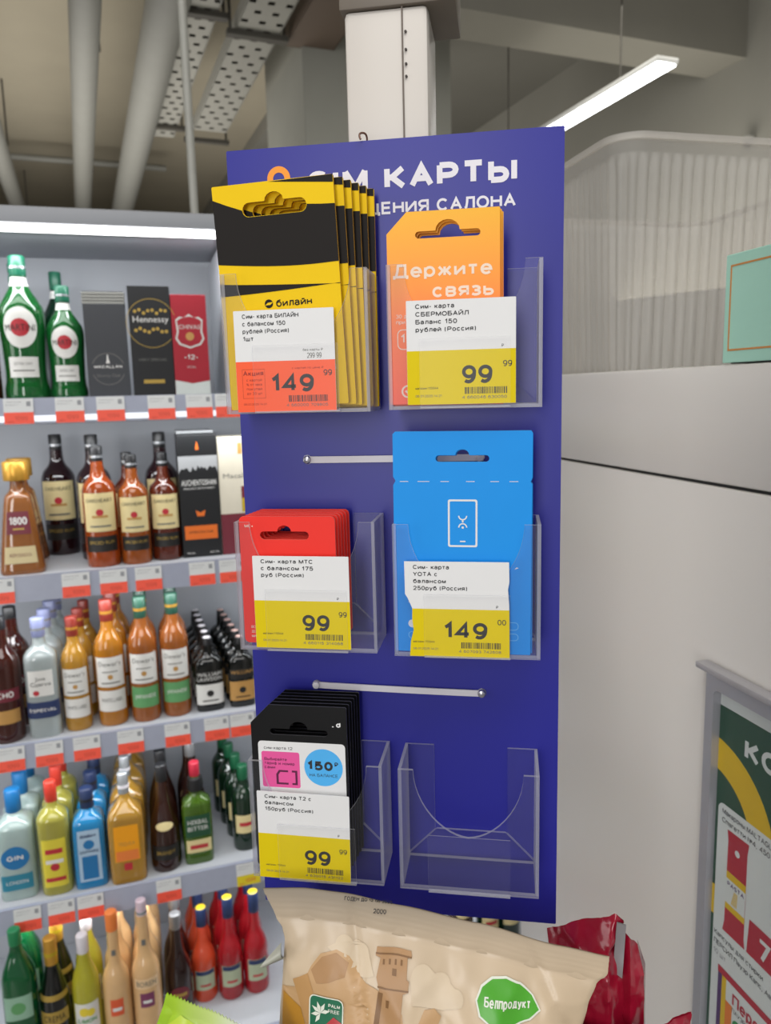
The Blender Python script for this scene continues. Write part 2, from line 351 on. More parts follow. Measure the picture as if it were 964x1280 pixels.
# grey building column behind the stand
COLM = M('column_grey_paint', '8E8E86', .75, scale=6)
b = MB(); b.box(0, .92, 0, .9, 0, 4.15, bev=.012); struct('column', b, COLM, Matrix.Translation((-.40, 4.6, 0)) @ RG)
# dropped soffit and downstand beam over the right aisle
SOF = M('soffit_grey', '84827A', .85, scale=3)
b = MB(); b.box(1.75, 3.6, 1.5, 12.5, 4.02, 4.15); struct('ceiling_soffit', b, SOF, RG)
b = MB(); b.box(1.75, 3.6, 3.55, 3.85, 3.44, 4.02); struct('trim_beam', b, M('beam_grey', '8C897F', .85, scale=4), RG)
# ================================================================== ceiling services
PIPE = M('pipe_grey_paint', '868680', .6, scale=8); DARKP = M('pipe_dark', '55544E', .6); ROD = M('hanger_rod', '4A4740', .6)
def gp(x, y, z=0): return RG @ Vector((x, y, z))
def to_grid(px, py): v = RG.inverted() @ Vector((px, py, 0)); return v.x, v.y
def pipe(name, xg, y0, y1, z, r, label, collars=()):
    t = empty(name, Matrix.Translation(gp(xg, y0, z)) @ RG, label, 'pipe', 'pipes under the ceiling')
    q = MB(); q.tube([(0, 0, 0), (0, y1 - y0, 0)], r, 24); q.build('tube', PIPE, t)
    for c in collars:
        q = MB(); q.tube([(0, c - y0 - .02, 0), (0, c - y0 - .02, 0), (0, c - y0 + .02, 0)], r * 1.04, 24); q.build('collar', PIPE, t)
    for hy in (y0 + 1.8, y0 + 4.4):
        q = MB(); q.tube([(r * 1.0, hy - y0, 0), (r * 1.0, hy - y0, 4.145 - z)], .008, 6); q.build('hanger', ROD, t)
    return t
for nm, A, B, r, lab, col in (('ceiling_pipe', (-1.477, 4.257), (-3.139, 8.62), .082, 'wide grey pipe running straight back, middle of the three', (5.6,)),
                          ('ceiling_pipe', (-1.035, 4.28), (-2.796, 8.77), .108, 'thickest grey pipe under the ceiling, beside the thin upright rod', (7.0,)),
                          ('ceiling_pipe', (-2.76, 5.913), (-3.836, 8.55), .075, 'grey pipe slanting in at the left edge of the ceiling', (6.9,))):
    a = to_grid(*A); c = to_grid(*B); xg = (a[0] + c[0]) / 2
    pipe(nm, xg, a[1] - 1.2, 12.0, EYE + 2.0, r, lab, col)
def thinpipe(label, pts, r, m):
    q = MB(); q.tube(pts, r, 12); return tag(q.build('conduit_pipe', m, None, RG), label, 'pipe', 'thin conduits under the ceiling')
def bend(p, c, e, n=6):
    p, c, e = Vector(p), Vector(c), Vector(e)
    return [tuple((1 - t) ** 2 * p + 2 * t * (1 - t) * c + t * t * e) for t in [i / n for i in range(n + 1)]]
thinpipe('dark grey conduit turning down in a bend beside the thickest pipe', [(-3.6, 6.0, 4.0)] + bend((-1.55, 6.0, 4.0), (-1.25, 6.0, 4.0), (-1.25, 6.0, 3.72)) + [(-1.25, 6.0, 3.25)], .05, DARKP)
thinpipe('thin grey conduit crossing the whole ceiling behind the pipes', [(-6.9, 8.6, 3.98), (1.0, 8.6, 3.98)], .03, PIPE)
thinpipe('thin bent conduit low on the far wall, turning down at its right end', [(-5.5, 12.3, 3.85)] + bend((-2.35, 12.3, 3.85), (-2.05, 12.3, 3.85), (-2.05, 12.3, 3.65)) + [(-2.05, 12.3, 3.45)], .045, PIPE)
thinpipe('straight conduit along the far wall under the bent one', [(-6.5, 12.42, 3.35), (1.0, 12.42, 3.35)], .035, PIPE)
# cable trays with real perforations
def tray(name, xg, y0, y1, z, wd, label):
    t = empty(name, Matrix.Translation(gp(xg, y0, z)) @ RG, label, 'cable tray', 'perforated cable trays')
    q = MB(); L = y1 - y0; cols = [.0, .02]
    ncol = 5; cw = wd / ncol; hs = .034
    xs = [0.]
    for i in range(ncol): c = (i + .5) * cw; xs += [c - hs / 2, c + hs / 2]
    xs.append(wd)
    pitch_ = .105; nr = int(L / pitch_); ys = [0.]
    for j in range(nr): c = (j + .5) * pitch_; ys += [c - hs / 2, c + hs / 2]
    ys.append(L)
    v = [(x, y, 0) for y in ys for x in xs]; f = []; n = len(xs)
    for j in range(len(ys) - 1):
        for i in range(n - 1):
            row = (j - 1) // 2
            if i % 2 == 1 and j % 2 == 1 and ((i // 2) + (j // 2)) % 2 == 0: continue
            f.append((j * n + i, (j + 1) * n + i, (j + 1) * n + i + 1, j * n + i + 1))
    q.add(v, f); q.build('tray_floor', M('tray_zinc', '9E9D95', .5, metal=.2), t, smooth=0)
    for x in (0, wd):
        q = MB(); q.box(x - .003, x + .003, 0, L, 0, .075); q.build('tray_side', M('tray_zinc', ''), t, smooth=0)
    q = MB(); q.box(.01, wd - .01, .0, L, .012, .05); q.build('cable_bundle', M('cable_dark', '4B463E', .8), t, smooth=0)
    for hy in (1.2, 3.0):
        q = MB(); q.box(-.05, wd + .05, hy, hy + .05, -.03, -.002); q.tube([(wd + .03, hy + .02, -.02), (wd + .03, hy + .02, 4.14 - z)], .008, 6); q.tube([(-.03, hy + .02, -.02), (-.03, hy + .02, 4.14 - z)], .008, 6)
        q.build('bracket', ROD, t, smooth=0)
    return t
a = to_grid(-.628, 4.082)
tray('cable_tray', a[0] + .02, a[1] - .9, a[1] + 1.95, EYE + 1.9, .23, 'perforated grey cable tray slanting up to the top edge of the photo')
tray('cable_tray', a[0] - .25, a[1] - .9, a[1] + 2.4, EYE + 1.97, .18, 'narrower perforated cable tray beside and behind the wide one')
t = empty('cable_channel', Matrix.Translation(gp(to_grid(-.30, 4.1)[0], to_grid(-.33, 4.1)[1] - 1.2, EYE + 1.9)) @ RG, 'dark brown metal channel under the ceiling beside the grey column', 'cable tray')
q = MB(); q.box(0, .27, 0, 1.72, 0, .004); q.build('channel_floor', M('channel_brown', '5E5044', .6), t, smooth=0)
for x in (0, .27): q = MB(); q.box(x - .003, x + .003, 0, 1.72, 0, .09); q.build('channel_side', M('channel_brown', ''), t, smooth=0)
# thin upright pole standing behind the shelving
b = MB(); b.tube([(0, 0, 0), (0, 0, 4.15)], .011, 12); b.lathe([(.03, 0), (.03, .01)], 16); 
o = b.build('support_pole', M('pole_white', 'B4B4AC', .5), None, SHELF.mw(.215, -SHELF.O.z, -.42)); tag(o, 'thin pale upright pole rising behind the bottle shelving', 'pole')
# linear LED lamp
a = to_grid(1.24, 3.40)
t = empty('linear_ceiling_lamp', Matrix.Translation(gp(a[0] - .05, a[1], EYE + 1.3)) @ RG @ Matrix.Rotation(radians(-1), 4, 'Z'), 'long bright linear lamp hanging over the clear ribbed tub', 'lamp')
b = MB(); b.box(-.055, .055, -.01, 1.6, .0, .022, bev=.005); b.build('housing', M('lamp_housing', 'D8D8D4', .4), t)
b = MB(); b.box(-.046, .046, 0, 1.59, -.008, -.0005); b.build('diffuser', M('lamp_light', 'FFFFFF', .4, emit=9., var=0), t, smooth=0)
for y in (.3, 1.3):
    b = MB(); b.tube([(0, y, .02), (0, y, 4.02 - EYE - 1.3)], .004, 6); b.build('hanger', ROD, t)
# small dome camera under the beam
b = MB(); b.lathe([(.035, 0), (.035, .02), (.03, .024)], 20); b.lathe([(.004, -.03), (.016, -.028), (.026, -.014), (.03, 0)], 20, 1)
wl = RG @ Vector((1, 0, 0)); dr = fwd + right * ((935 - 482) / 960) - upv * ((176 - 640) / 960); tt = (3.6 - .03) / dr.dot(wl); p = dr * tt + Vector((0, 0, EYE))
o = b.build('dome_camera', [M('cam_white', 'A8A8A0', .5), M('cam_dark', '28282A', .2)], None, Matrix.Translation(p)); tag(o, 'small dark dome camera high on the grey wall above the tub', 'camera')

# ================================================================== STAND: post, blue panel, holders, cards, tags
WP = M('post_enamel', 'C9C3BC', .38, scale=5, var=.12)
t = empty('display_post', PANEL.mw(.097, -PANEL.O.z, -.035), 'white painted square metal post holding up the blue panel', 'post')
b = MB(); b.box(-.0255, .0255, -.02, .030, 0.004, EYE + .2275, bev=.003); b.build('tube', WP, t)
b = MB(); b.box(.0095, .0105, -.0206, -.0203, .2, EYE + .2272); b.build('seam_groove', M('seam_dark', '6E645C', .7), t, smooth=0)
for z in (.028, .035, .043, .213):
    b = MB(); b.lathe([(.0008, -.001), (.0008, .0006), (.0003, .0008)], 10); o = b.build('rivet', M('rivet_dark', '3A332E', .5), t); o.matrix_local = Matrix.Translation((.012, -.0204, EYE + z + (.16 if z < .1 else 0))) @ Matrix.Rotation(radians(90), 4, 'X')
b = MB(); b.box(-.028, .042, -.022, .032, EYE + .2275, EYE + .25, bev=.001); b.build('head_plate', M('plate_brown', '6E655A', .5), t)
b = MB(); b.box(-.09, .09, -.09, .09, 0, .006); b.build('foot_plate', M('plate_brown', ''), t)

BLUE = M('panel_blue', '252690', .38, var=.03, coat=.0, spec=.42); PWHITE = M('print_white', 'E6E4EC', .5, var=.02); PORANGE = M('print_orange', 'F59A22', .5)
t = empty('sim_card_display', PANEL.mw(0, 0, 0), 'tall blue panel with white sim card heading fixed to the post', 'display')
b = MB(mm)
b.shape([rrect(-2, 0, 202, 507.5, .8, 2)], 1.5, 3.0, 0, 1)
b.build('board', [BLUE, M('board_edge', 'C8C8D8', .5)], t, smooth=0)
b = MB(mm)
b.text('SIM КАРТЫ', 49.5, 478.6, 13.6, -.2, 0, w=125.5, bold=.032)
b.text('БЕЗ ПОСЕЩЕНИЯ САЛОНА', 174.3, 464.7, 7.2, -.2, 0, w=146, bold=.018, align='r')
b.build('heading_print', PWHITE, t, smooth=0)
b = MB(mm)
ring = [circ(30.8, 489.3, 7.3), circ(30.8, 489.3, 3.6)[::-1]]
b.shape(ring, -.15, .05, 0)
b.flat([(24.6, 485.5), (30.8, 474), (37, 485.5), (33, 486.2), (28.6, 486.2)], -.2, 0)
b.build('pin_emblem', PORANGE, t, smooth=0)
for (u, v) in ((41.9, 316.6), (152.6, 317.0), (42.2, 164.5), (152.9, 162.7)):
    b = MB(mm); b.shape([circ(u, v, 3.0), circ(u, v, 1.6)], -.3, .4, 0); o = b.build('hole_rim', M('eyelet', '9A9AA2', .3, metal=.7), t)
# hook of wire over the top edge
b = MB(mm); b.tube(bend((83, -3, 506), (81, -2, 510), (84, -1.5, 510)) + bend((84, -1.5, 510), (87, -1, 510), (86, 2, 506)), .6, 8)
o = b.build('wire_hook', M('wire_brown', '6A4A3C', .4, metal=.5), None, PANEL.mw(0, .0015, 0)); tag(o, 'small twisted brown wire at the top edge of the blue panel', 'wire hook')

# ---- cable ties
TIE = M('tie_white', 'D9D6DC', .45)
for (u1, v1, u2, v2, head, lab) in ((42, 316.6, 152.6, 317.0, 0, 'white cable tie across the panel beside the tall blue packs'), (42.2, 164.5, 152.9, 162.7, 1, 'white cable tie across the panel above the empty holder')):
    t = empty('cable_tie', PANEL.mw(u1 * mm, v1 * mm, 0), lab, 'cable tie', 'cable ties through the blue panel')
    L = u2 - u1; dz = v2 - v1
    b = MB(mm)
    def strap(s, q):
        x = s * L; a = sin(pi * s) ** .5 if 0 < s < 1 else 0
        return (x, -1.6 - 1.0 * a, dz * s + (q - .5) * 4.2)
    b.grid(lambda s, q: strap(s, q), 24, 2, 0); b.grid(lambda s, q: (strap(s, q)[0], strap(s, q)[1] + 1.1, strap(s, q)[2]), 24, 2, 0, True)
    b.grid(lambda s, q: (strap(s, 0)[0], strap(s, 0)[1] + 1.1 * (1 - q), strap(s, 0)[2]), 24, 1); b.grid(lambda s, q: (strap(s, 1)[0], strap(s, 1)[1] + 1.1 * q, strap(s, 1)[2]), 24, 1)
    b.build('strap', TIE, t)
    for e in (0, 1):
        b = MB(mm); b.lathe([(2.6, 0), (2.8, 1.2), (2.2, 2.6), (.6, 3.1)], 18)
        o = b.build('stud', M('stud_steel', 'B8B6BE', .25, metal=.8) if e == head else TIE, t); o.matrix_local = Matrix.Translation((e * L * mm, -.0006, e * dz * mm)) @ Matrix.Rotation(radians(90), 4, 'X')

# ---- acrylic holders
def make_holder():
    t = empty('acrylic_holder', Matrix(), 'x', 'card holder', 'clear acrylic card holders')
    W_, D, H = 87., 38., 81.
    b = MB(mm)
    U = []
    for i in range(25):
        a = pi * i / 24; c = cos(a); s_ = sin(a)
        U.append((W_ / 2 + 34 * (abs(c) ** 1.15) * (1 if c > 0 else -1), H - 43.5 * s_ ** 1.05))
    b.shape([[(0, 0), (W_, 0), (W_, H)] + U + [(0, H)]], -D + 1, 2, 0, 1)
    b.build('front_plate', [ACR, ACE], t, smooth=30)
    for x in (0, W_ - 2):
        b = MB(mm); v = [(-2.2, 0), (-D + 2.2, 0), (-D + 2.2, H), (-2.2, H)]
        vv = [(x, p[0], p[1]) for p in v] + [(x + 2, p[0], p[1]) for p in v]
        b.add(vv, [(3, 2, 1, 0), (4, 5, 6, 7), (0, 1, 5, 4), (1, 2, 6, 5), (2, 3, 7, 6), (3, 0, 4, 7)], [0, 0, 1, 1, 1, 1]); b.build('side_plate', [ACR, ACE], t, smooth=0)
    b = MB(mm); b.shape([[(0, 0), (W_, 0), (66.5, 21), (20.5, 21)]], -1.2, 1.8, 0, 1); b.build('back_tongue', [ACR, ACE], t, smooth=0)
    b = MB(mm); b.shape([[(0, 1), (19.3, 20.6), (19.3, H), (0, H)]], -1.2, 1.8, 0, 1); b.build('back_flange', [ACR, ACE], t, smooth=0)
    b = MB(mm); b.shape([[(W_, 1), (W_, H), (W_ - 19.3, H), (W_ - 19.3, 20.6)]], -1.2, 1.8, 0, 1); b.build('back_flange', [ACR, ACE], t, smooth=0)
    b = MB(mm); b.box(2.1, W_ - 2.1, -D + 2.2, -2.2, 0, 2, [0, 0, 1, 1, 0, 0]); b.build('floor_plate', [ACR, ACE], t, smooth=0)
    b = MB(mm); b.shape([[(18.5, .5), (69.5, .5), (69.5, 39.5), (18.5, 39.5)]], -D - 2.4, .6, 0, 1); b.box(18.5, 69.5, -D - 2.1, -D, .5, 1.4, 1); b.build('tag_window', [FILM, ACE], t, smooth=0)
    return t
HOLD = [(3.6, 347.6, 'clear card holder full of yellow and black cards, top left of the panel'), (101.8, 348.2, 'clear card holder with the orange and yellow cards, top right of the panel'),
        (3.9, 201.0, 'clear card holder with red cards, left of the tall blue packs'), (101.8, 199.8, 'clear card holder holding the tall light blue packs'),
        (4.4, 45.4, 'clear card holder with the black cards, lowest on the left'), (101.9, 44.8, 'empty clear acrylic card holder at the lower right of the panel')]
H0 = make_holder()
for i, (u, v, lab) in enumerate(HOLD):
    mw = PANEL.mw(u * mm, v * mm, .0004)
    if i == 0: H0.matrix_world = mw; H0['label'] = lab
    else: copy_tree(H0, mw, lab)

# ---- cards
def place_flat(o, u, v, w_, spin=0, lean=0): o.matrix_world = PANEL.mw(u * mm, v * mm, w_ * mm, tilt=spin, lean=lean)
def stack(mesh_o, n, pos, labels, group):
    """n cards from front to back; pos(i) -> u, v, w, roll"""
    for i in range(n):
        o = mesh_o if i == 0 else mesh_o.copy()
        if i: COL.objects.link(o)
        u, v, w_, rl = pos(i); place_flat(o, u, v, w_, radians(rl)); tag(o, labels[i], 'sim card', group)
ORD = ['front', 'second', 'third', 'fourth', 'fifth', 'rearmost']
# yellow and black cards
BY = M('card_yellow', 'EFC604', .55, var=.02, spec=.2); BK = M('card_black', '1C1816', .6, var=.05, spec=.2); KRAFT = M('card_kraft', 'A0703C', .7)
EDGEO = M('card_edge_orange', 'D09A2A', .6)
b = MB(mm)
b.shape([rrect(0, 0, 72, 128, .8, 2), euro_slot(36.5, 113.5, 19, 3.9, 5.6)], 0, 2.0, 0, 2)
y = -1.12
def band(up_, lo, m, y=y, n=16, hole=None):
    P = [(72 * i / n, up_(i / n)) for i in range(n + 1)]; Q = [(72 * i / n, lo(i / n)) for i in range(n, -1, -1)]
    L = [Q + P] if False else [P + Q]
    if hole: L.append(hole)
    b.shape(L, y, .02, m)
b.flat([(34, 127.6), (71.8, 123.6), (71.8, 127.9)], y, 1)
lo = [(72 * i / 20, 84.5 - 4.2 * sin(pi * min(1, i / 20 / .95) * .62)) for i in range(20, -1, -1)]
nl = [(17.3 + 3.9 - 3.9 * cos(a), 113.4 - 4.0 * sin(a)) for a in [pi / 2 * k / 6 for k in range(7)]]; nrr = [(73 - x, z) for x, z in nl[::-1]]
b.shape([[(0, 120.5), (8, 117)] + nl + nrr + [(64, 112.6), (72, 112.2)] + lo], y, .02, 1)
b.shape([[(72 * i / 20, 73.5 - 5.2 * (i / 20) ** .8) for i in range(21)] + [(72 * i / 20, 66.2 + 2.6 * (i / 20) ** 1.6) for i in range(20, -1, -1)]], y, .02, 1)
b.text('билайн', 33.0, 58.0, 4.2, y - .02, 1, w=21.5, bold=.008)
b.shape([circ(28.6, 60.2, 2.5)], y, .02, 1); b.flat([(26.3, 59.4), (29.5, 59.5), (31.2, 61), (28, 60.8)], y - .04, 0)
b.rect(60, 20, 66, 23, y, 3); b.text('200', 61, 20.6, 1.8, y - .03, 1)
o = b.build('sim_card', [BY, BK, EDGEO, WHITE], None, smooth=0)
stack(o, 6, lambda i: (5.6 + 2.75 * i * .92 + (1.0 if i else 0), 349.8, 34.2 - 5.2 * i, -2.3 * (1 - i / 5)),
      ['yellow and black sim card at the front of the top left stack', 'second yellow and black card, just behind the front one'] + ['%s yellow and black card in the top left stack, partly showing at its right edge' % k for k in ('third', 'fourth', 'fifth')] + ['rearmost yellow and black card, nearest the blue panel'], 'yellow and black sim cards')
# orange cards
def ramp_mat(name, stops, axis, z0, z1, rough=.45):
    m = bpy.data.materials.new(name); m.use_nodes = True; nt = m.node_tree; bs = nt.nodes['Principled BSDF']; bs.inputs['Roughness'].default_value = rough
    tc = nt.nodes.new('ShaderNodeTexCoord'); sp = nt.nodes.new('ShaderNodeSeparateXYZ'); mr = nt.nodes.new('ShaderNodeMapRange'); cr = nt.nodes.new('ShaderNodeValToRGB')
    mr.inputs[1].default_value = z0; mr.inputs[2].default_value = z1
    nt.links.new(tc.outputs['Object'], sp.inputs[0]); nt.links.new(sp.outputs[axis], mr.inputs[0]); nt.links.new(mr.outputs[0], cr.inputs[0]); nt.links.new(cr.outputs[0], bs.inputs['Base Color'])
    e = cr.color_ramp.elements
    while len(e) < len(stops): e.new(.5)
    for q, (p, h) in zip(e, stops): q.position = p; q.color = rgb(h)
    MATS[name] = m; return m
SBR = ramp_mat('card_orange_print', [(0, 'FF5A38'), (.42, 'FF7A2E'), (.62, 'FF9424'), (1, 'F8B40E')], 2, 0, .1065)
b = MB(mm); b.shape([rrect(0, 0, 63.5, 106.5, .6, 2, tl=11.5), euro_slot(34.5, 93.8, 18.2, 1.9, 6.8)], 0, 1.0, 0, 1)
CW = M('print_cream', 'F2DCC8', .5)
b.text('Держите', 3.2, 70.8, 7.6, -.6, 2, w=56, bold=.012); b.text('связь', 60, 59.5, 7.4, -.6, 2, w=34.5, bold=.012, align='r')
b.text('30 дней связи', 4.5, 48.6, 2.2, -.6, 2, w=20); b.text('при оплате', 4.5, 45.4, 2.2, -.6, 2, w=17)
b.shape([rrect(5, 31, 28, 42.5, 3, 4), rrect(5.5, 31.5, 27.5, 42, 2.6, 4)], -.56, .02, 2); b.text('150', 7, 34.8, 5, -.6, 2, bold=.01)
b.shape([circ(10.5, 7.3, 3.7), circ(10.5, 7.3, 2.7)], -.56, .02, 2); b.flat([(8.8, 7.4), (9.6, 8.2), (10.4, 7.3), (13.2, 9.8), (13.4, 9), (10.4, 5.9)], -.58, 2)
o = b.build('sim_card', [SBR, M('card_edge_amber', 'E89A20', .6), CW], None, smooth=0)
stack(o, 3, lambda i: (101.2 + i * .9 + .8, 351.2 - i * .6, 33.8 - 3.2 * i, 0), ['orange sim card with a cut corner at the front of its holder', 'second orange card, directly behind the front one', 'rearmost orange card, nearest the blue panel'], 'orange sim cards')
# red cards
RED = M('card_red', 'F0342A', .5, var=.03, spec=.25); REDE = M('card_red_edge', 'E8685A', .6)
b = MB(mm); b.shape([rrect(0, 0, 60.5, 80.5, 3.0, 4), euro_slot(28.5, 68.6, 15.5, 2.6, 4.4)], 0, 1.6, 0, 1)
b.text('МС+', 3.5, 73.6, 1.9, -.9, 2, w=5.5, bold=.01)
b.text('ВСЕГО ЗА', 4.6, 9.4, 1.7, -.9, 2, w=9.5); b.text('ДЕНЬГИ И', 4.6, 6.4, 1.7, -.9, 2, w=9.5); b.text('МИНУТЫ', 4.6, 3.4, 1.7, -.9, 2, w=8.5)
o = b.build('sim_card', [RED, REDE, CW], None, smooth=0)
stack(o, 6, lambda i: (4.6 + .65 * i + 1.4, 204.6 + .06 * i, 34.0 - 5.3 * i, 0), ['red sim card at the front of its holder, behind the price tag', 'second red card, directly behind the front one'] + ['%s red card in its stack, showing a thin edge' % k for k in ('third', 'fourth', 'fifth')] + ['rearmost red card of the stack, nearest the blue panel'], 'red sim cards')
# light blue packs
CY = M('pack_blue', '1492E8', .5, var=.03, spec=.25); CYE = M('pack_blue_edge', '58B4F0', .55)
b = MB(mm)
out = [(0, 0), (81, 0), (81, 102.5), (80, 104), (81, 106.5), (81, 132), (80, 133.5), (1.5, 133.5), (0, 132), (0, 107), (1.4, 104.6), (0, 102)]
b.shape([out, euro_slot(40.8, 117.6, 15.6, 2.0, 4.0)], 0, 2.2, 0, 1)
y = -1.25
for x in (4, 14.5, 28, 43, 57, 68): b.rect(x, 104.0, x + (5 if x != 14.5 else 7), 104.35, y, 2)
b.shape([rrect(32.3, 65.2, 49.6, 93.6, 1.2, 3), rrect(33.4, 66.3, 48.5, 92.5, .7, 3)], -1.2, .02, 2)
b.rect(39.4, 68.2, 42.6, 69.0, y, 2)
def arc_band(cx, cz, r, a0, a1, th, n=10): return [(cx + r * cos(radians(a0 + (a1 - a0) * i / n)), cz + r * sin(radians(a0 + (a1 - a0) * i / n))) for i in range(n + 1)] + [(cx + (r - th) * cos(radians(a1 + (a0 - a1) * i / n)), cz + (r - th) * sin(radians(a1 + (a0 - a1) * i / n))) for i in range(n + 1)]
b.flat(arc_band(41, 83.9, 2.7, 180, 360, .75), y, 2); b.flat(arc_band(41, 76.9, 2.7, 0, 180, .75), y - .01, 2); b.rect(40.5, 80.0, 41.5, 81.2, y - .02, 2)
b.shape([circ(41, 76.9, .7, 12)], y, .02, 2)
for (x, z) in ((9.2, 31), (72.5, 52.5)): b.flat([(x - 1.3, z - .4), (x + 1.3, z + .5), (x, z + 1.0)], y, 2)
b.shape([rrect(8, 15, 18, 20, 2.4, 4)], y, .02, 2); b.text('Интернет', 12.2, 16.6, 1.6, y - .03, 3)
b.shape([rrect(8, 8, 18, 12.6, 2.2, 4), rrect(8.4, 8.4, 17.6, 12.2, 1.8, 4)], y, .02, 3)
b.shape([rrect(66, 15, 74, 20, 2.3, 4), rrect(66.4, 15.4, 73.6, 19.6, 1.9, 4)], y, .02, 3); b.shape([rrect(66, 8.5, 74, 13, 2.2, 4), rrect(66.4, 8.9, 73.6, 12.6, 1.8, 4)], y, .02, 3)
o = b.build('sim_card_pack', [CY, CYE, WHITE, M('print_paleblue', '6CC0F4', .5)], None, smooth=0)
stack(o, 2, lambda i: (101.3 + 2.3 + 1.2 * i - (1.6), 202.0 - .9 * i, 33.6 - 4.2 * i, .4 - .4 * i), ['light blue tall sim pack with a white phone outline, at the front', 'light blue tall sim pack behind the front one, showing at its right edge'], 'light blue sim packs')
# black cards
TB = M('card_gloss_black', '0E0E10', .28, var=.05); TBE = M('card_black_edge', '3C3C40', .5); PINK = M('print_pink', 'E8559C', .5); SKY = M('print_sky', '4DB2F2', .5)
b = MB(mm); b.shape([rrect(0, 0, 63, 111.5, 1.0, 2, tl=12.5), euro_slot(31.5, 93.6, 19, 2.1, 6)], 0, 1.2, 0, 1)
y = -.68
b.shape([rrect(4.2, 14, 61.5, 87, 2.5, 4)], -.66, .02, 2)
b.text('сим-карта t2', 8, 81.5, 2.0, y - .03, 5, w=19)
b.shape([rrect(6.2, 55.5, 31.4, 80, 1.4, 4)], y - .02, .02, 3)
for k, s in enumerate(('Выбирайте', 'тариф и номер', 'сами')): b.text(s, 8, 73.8 - 2.8 * k, 2.0, y - .06, 6, w=(15, 20, 7)[k], bold=.008)
b.flat([(15.5, 57.6), (23.5, 57.6), (23.5, 58.9), (17, 58.9), (17, 64.2), (18.3, 66.2), (23.5, 66.2), (23.5, 67.5), (17.4, 67.5), (15.5, 64.6)], y - .06, 6)
b.flat([(26, 67.5), (29.6, 67.5), (29.6, 57.6), (26, 57.6), (26, 58.9), (28.2, 58.9), (28.2, 66.2), (26, 66.2)], y - .06, 6)
b.shape([circ(47, 70.6, 12.6, 40)], y - .02, .02, 4)
b.text('150', 36.3, 68.6, 6.2, y - .06, 5, w=16.8, bold=.035); b.text('₽', 54, 71.6, 3.0, y - .06, 5, bold=.02); b.text('НА БАЛАНСЕ', 47, 64.2, 2.1, y - .06, 5, w=18.5, align='c')
b.text('d', 56.2, 98.2, 3.4, y, 2, bold=.03); b.rect(53.6, 98.3, 54.6, 98.9, y, 2)
b.text('TELE2', 5.2, 4, 3.4, y, 2, w=13, bold=.02, rot=radians(90))
o = b.build('sim_card', [TB, TBE, WHITE, PINK, SKY, INK, M('print_plum', '5C1440', .5)], None, smooth=0)
stack(o, 6, lambda i: (3.6 + .6 * i + 3.0, 52.0 - .15 * i, 34.4 - 5.4 * i, .0), ['black sim card with pink square and blue circle, at the front', 'second black card, directly behind the front one'] + ['%s black card in its stack, showing only thin edges' % k for k in ('third', 'fourth', 'fifth')] + ['rearmost black card of the stack, nearest the blue panel'], 'black sim cards')

# ---- price tags
def price_tag(u, v, wd, ht, split, lower, lines, big, cents, label, spin=0., small=None, left=None, torn=False, code='4 660007 743208'):
    b = MB(mm)
    if torn: ol = [(2.5, 0), (wd, 0), (wd - .3, ht * .55), (wd - 1, ht * .72), (wd - .2, ht * .8), (wd - .4, ht), (0, ht), (.2, ht * .66), (1.6, ht * .62), (3.4, ht * .55), (4.6, ht * .5), (4.2, ht * .4), (5.0, ht * .28), (3.2, ht * .16)]
    else: ol = rrect(0, 0, wd, ht, .5, 2)
    b.shape([ol], 0, .35, 0)
    if torn: low = [(2.5, .05), (wd, .05), (wd - .2, split), (4.4, split), (4.2, ht * .4), (5.0, ht * .28), (3.2, ht * .16)]
    else: low = [(.05, .05), (wd - .05, .05), (wd - .05, split), (.05, split)]
    y = -.2; b.shape([low], y, .02, 1)
    fs = 2.55
    for k, (s, w_) in enumerate(lines): b.text(s, 5.2, ht - 4.6 - 4.25 * k, fs, y - .05, 2, w=w_, bold=.012)
    xr = wd - 7.5
    dx = 9 if len(big) == 2 else 13.5
    bw = 17 if len(big) == 2 else 26
    b.text(big, xr - 5.5, 11.4, 10.2, y - .05, 2, w=bw, bold=.019, align='r')
    b.text(cents, xr + .4, 20.4, 3.4, y - .05, 2, w=5.0, bold=.005)
    b.bars(xr - 21, 5.6, xr + 2.6, 9.4, y - .05, 2, seed=len(label)); b.text(code, xr - 22.5, 2.9, 1.7, y - .05, 3, w=25)
    if left:
        b.shape([[(3.6, 8), (17.5, 8), (17.5, 25), (3.6, 25)], [(3.8, 8.2), (17.3, 8.2), (17.3, 24.8), (3.8, 24.8)]], y, .02, 4)
        b.text('Акция', 4.2, 21.2, 2.8, y - .05, 4, w=12.4, bold=.02)
        for k, s in enumerate(('с картой', '% от чека', 'покупай', 'до 30 шт')): b.text(s, 6, 18.0 - 2.6 * k, 1.5, y - .05, 4, w=9.5)
        b.text('с картой по цене ₽', wd - 26, 24.5, 1.2, y - .05, 4, w=19); b.text('06.01.2025 14:01', 3.8, 4.0, 1.2, y - .05, 4, w=14)
    else:
        b.text('магазин 115544', 4.6, 8.6, 1.35, y - .05, 2, w=13); b.text('06.01.2025 14:21', 4.6, 4.2, 1.35, y - .05, 3, w=15)
        b.text('₽', wd - 8, split + 1.0, 1.6, y - .05, 2)
    if small:
        b.text('без карты ₽', wd - 19, split + 5.2, 1.4, y - .05, 3, w=12); b.text(small, wd - 16.5, split + 1.2, 3.0, y - .05, 3, w=8.5)
    o = b.build('price_tag', [WHITE, lower, INK, GREYINK, REDINK], None, smooth=0); o.matrix_world = PANEL.mw(u * mm, v * mm, .0395, tilt=radians(spin))
    tag(o, label, 'price tag', 'price tags on the card holders')
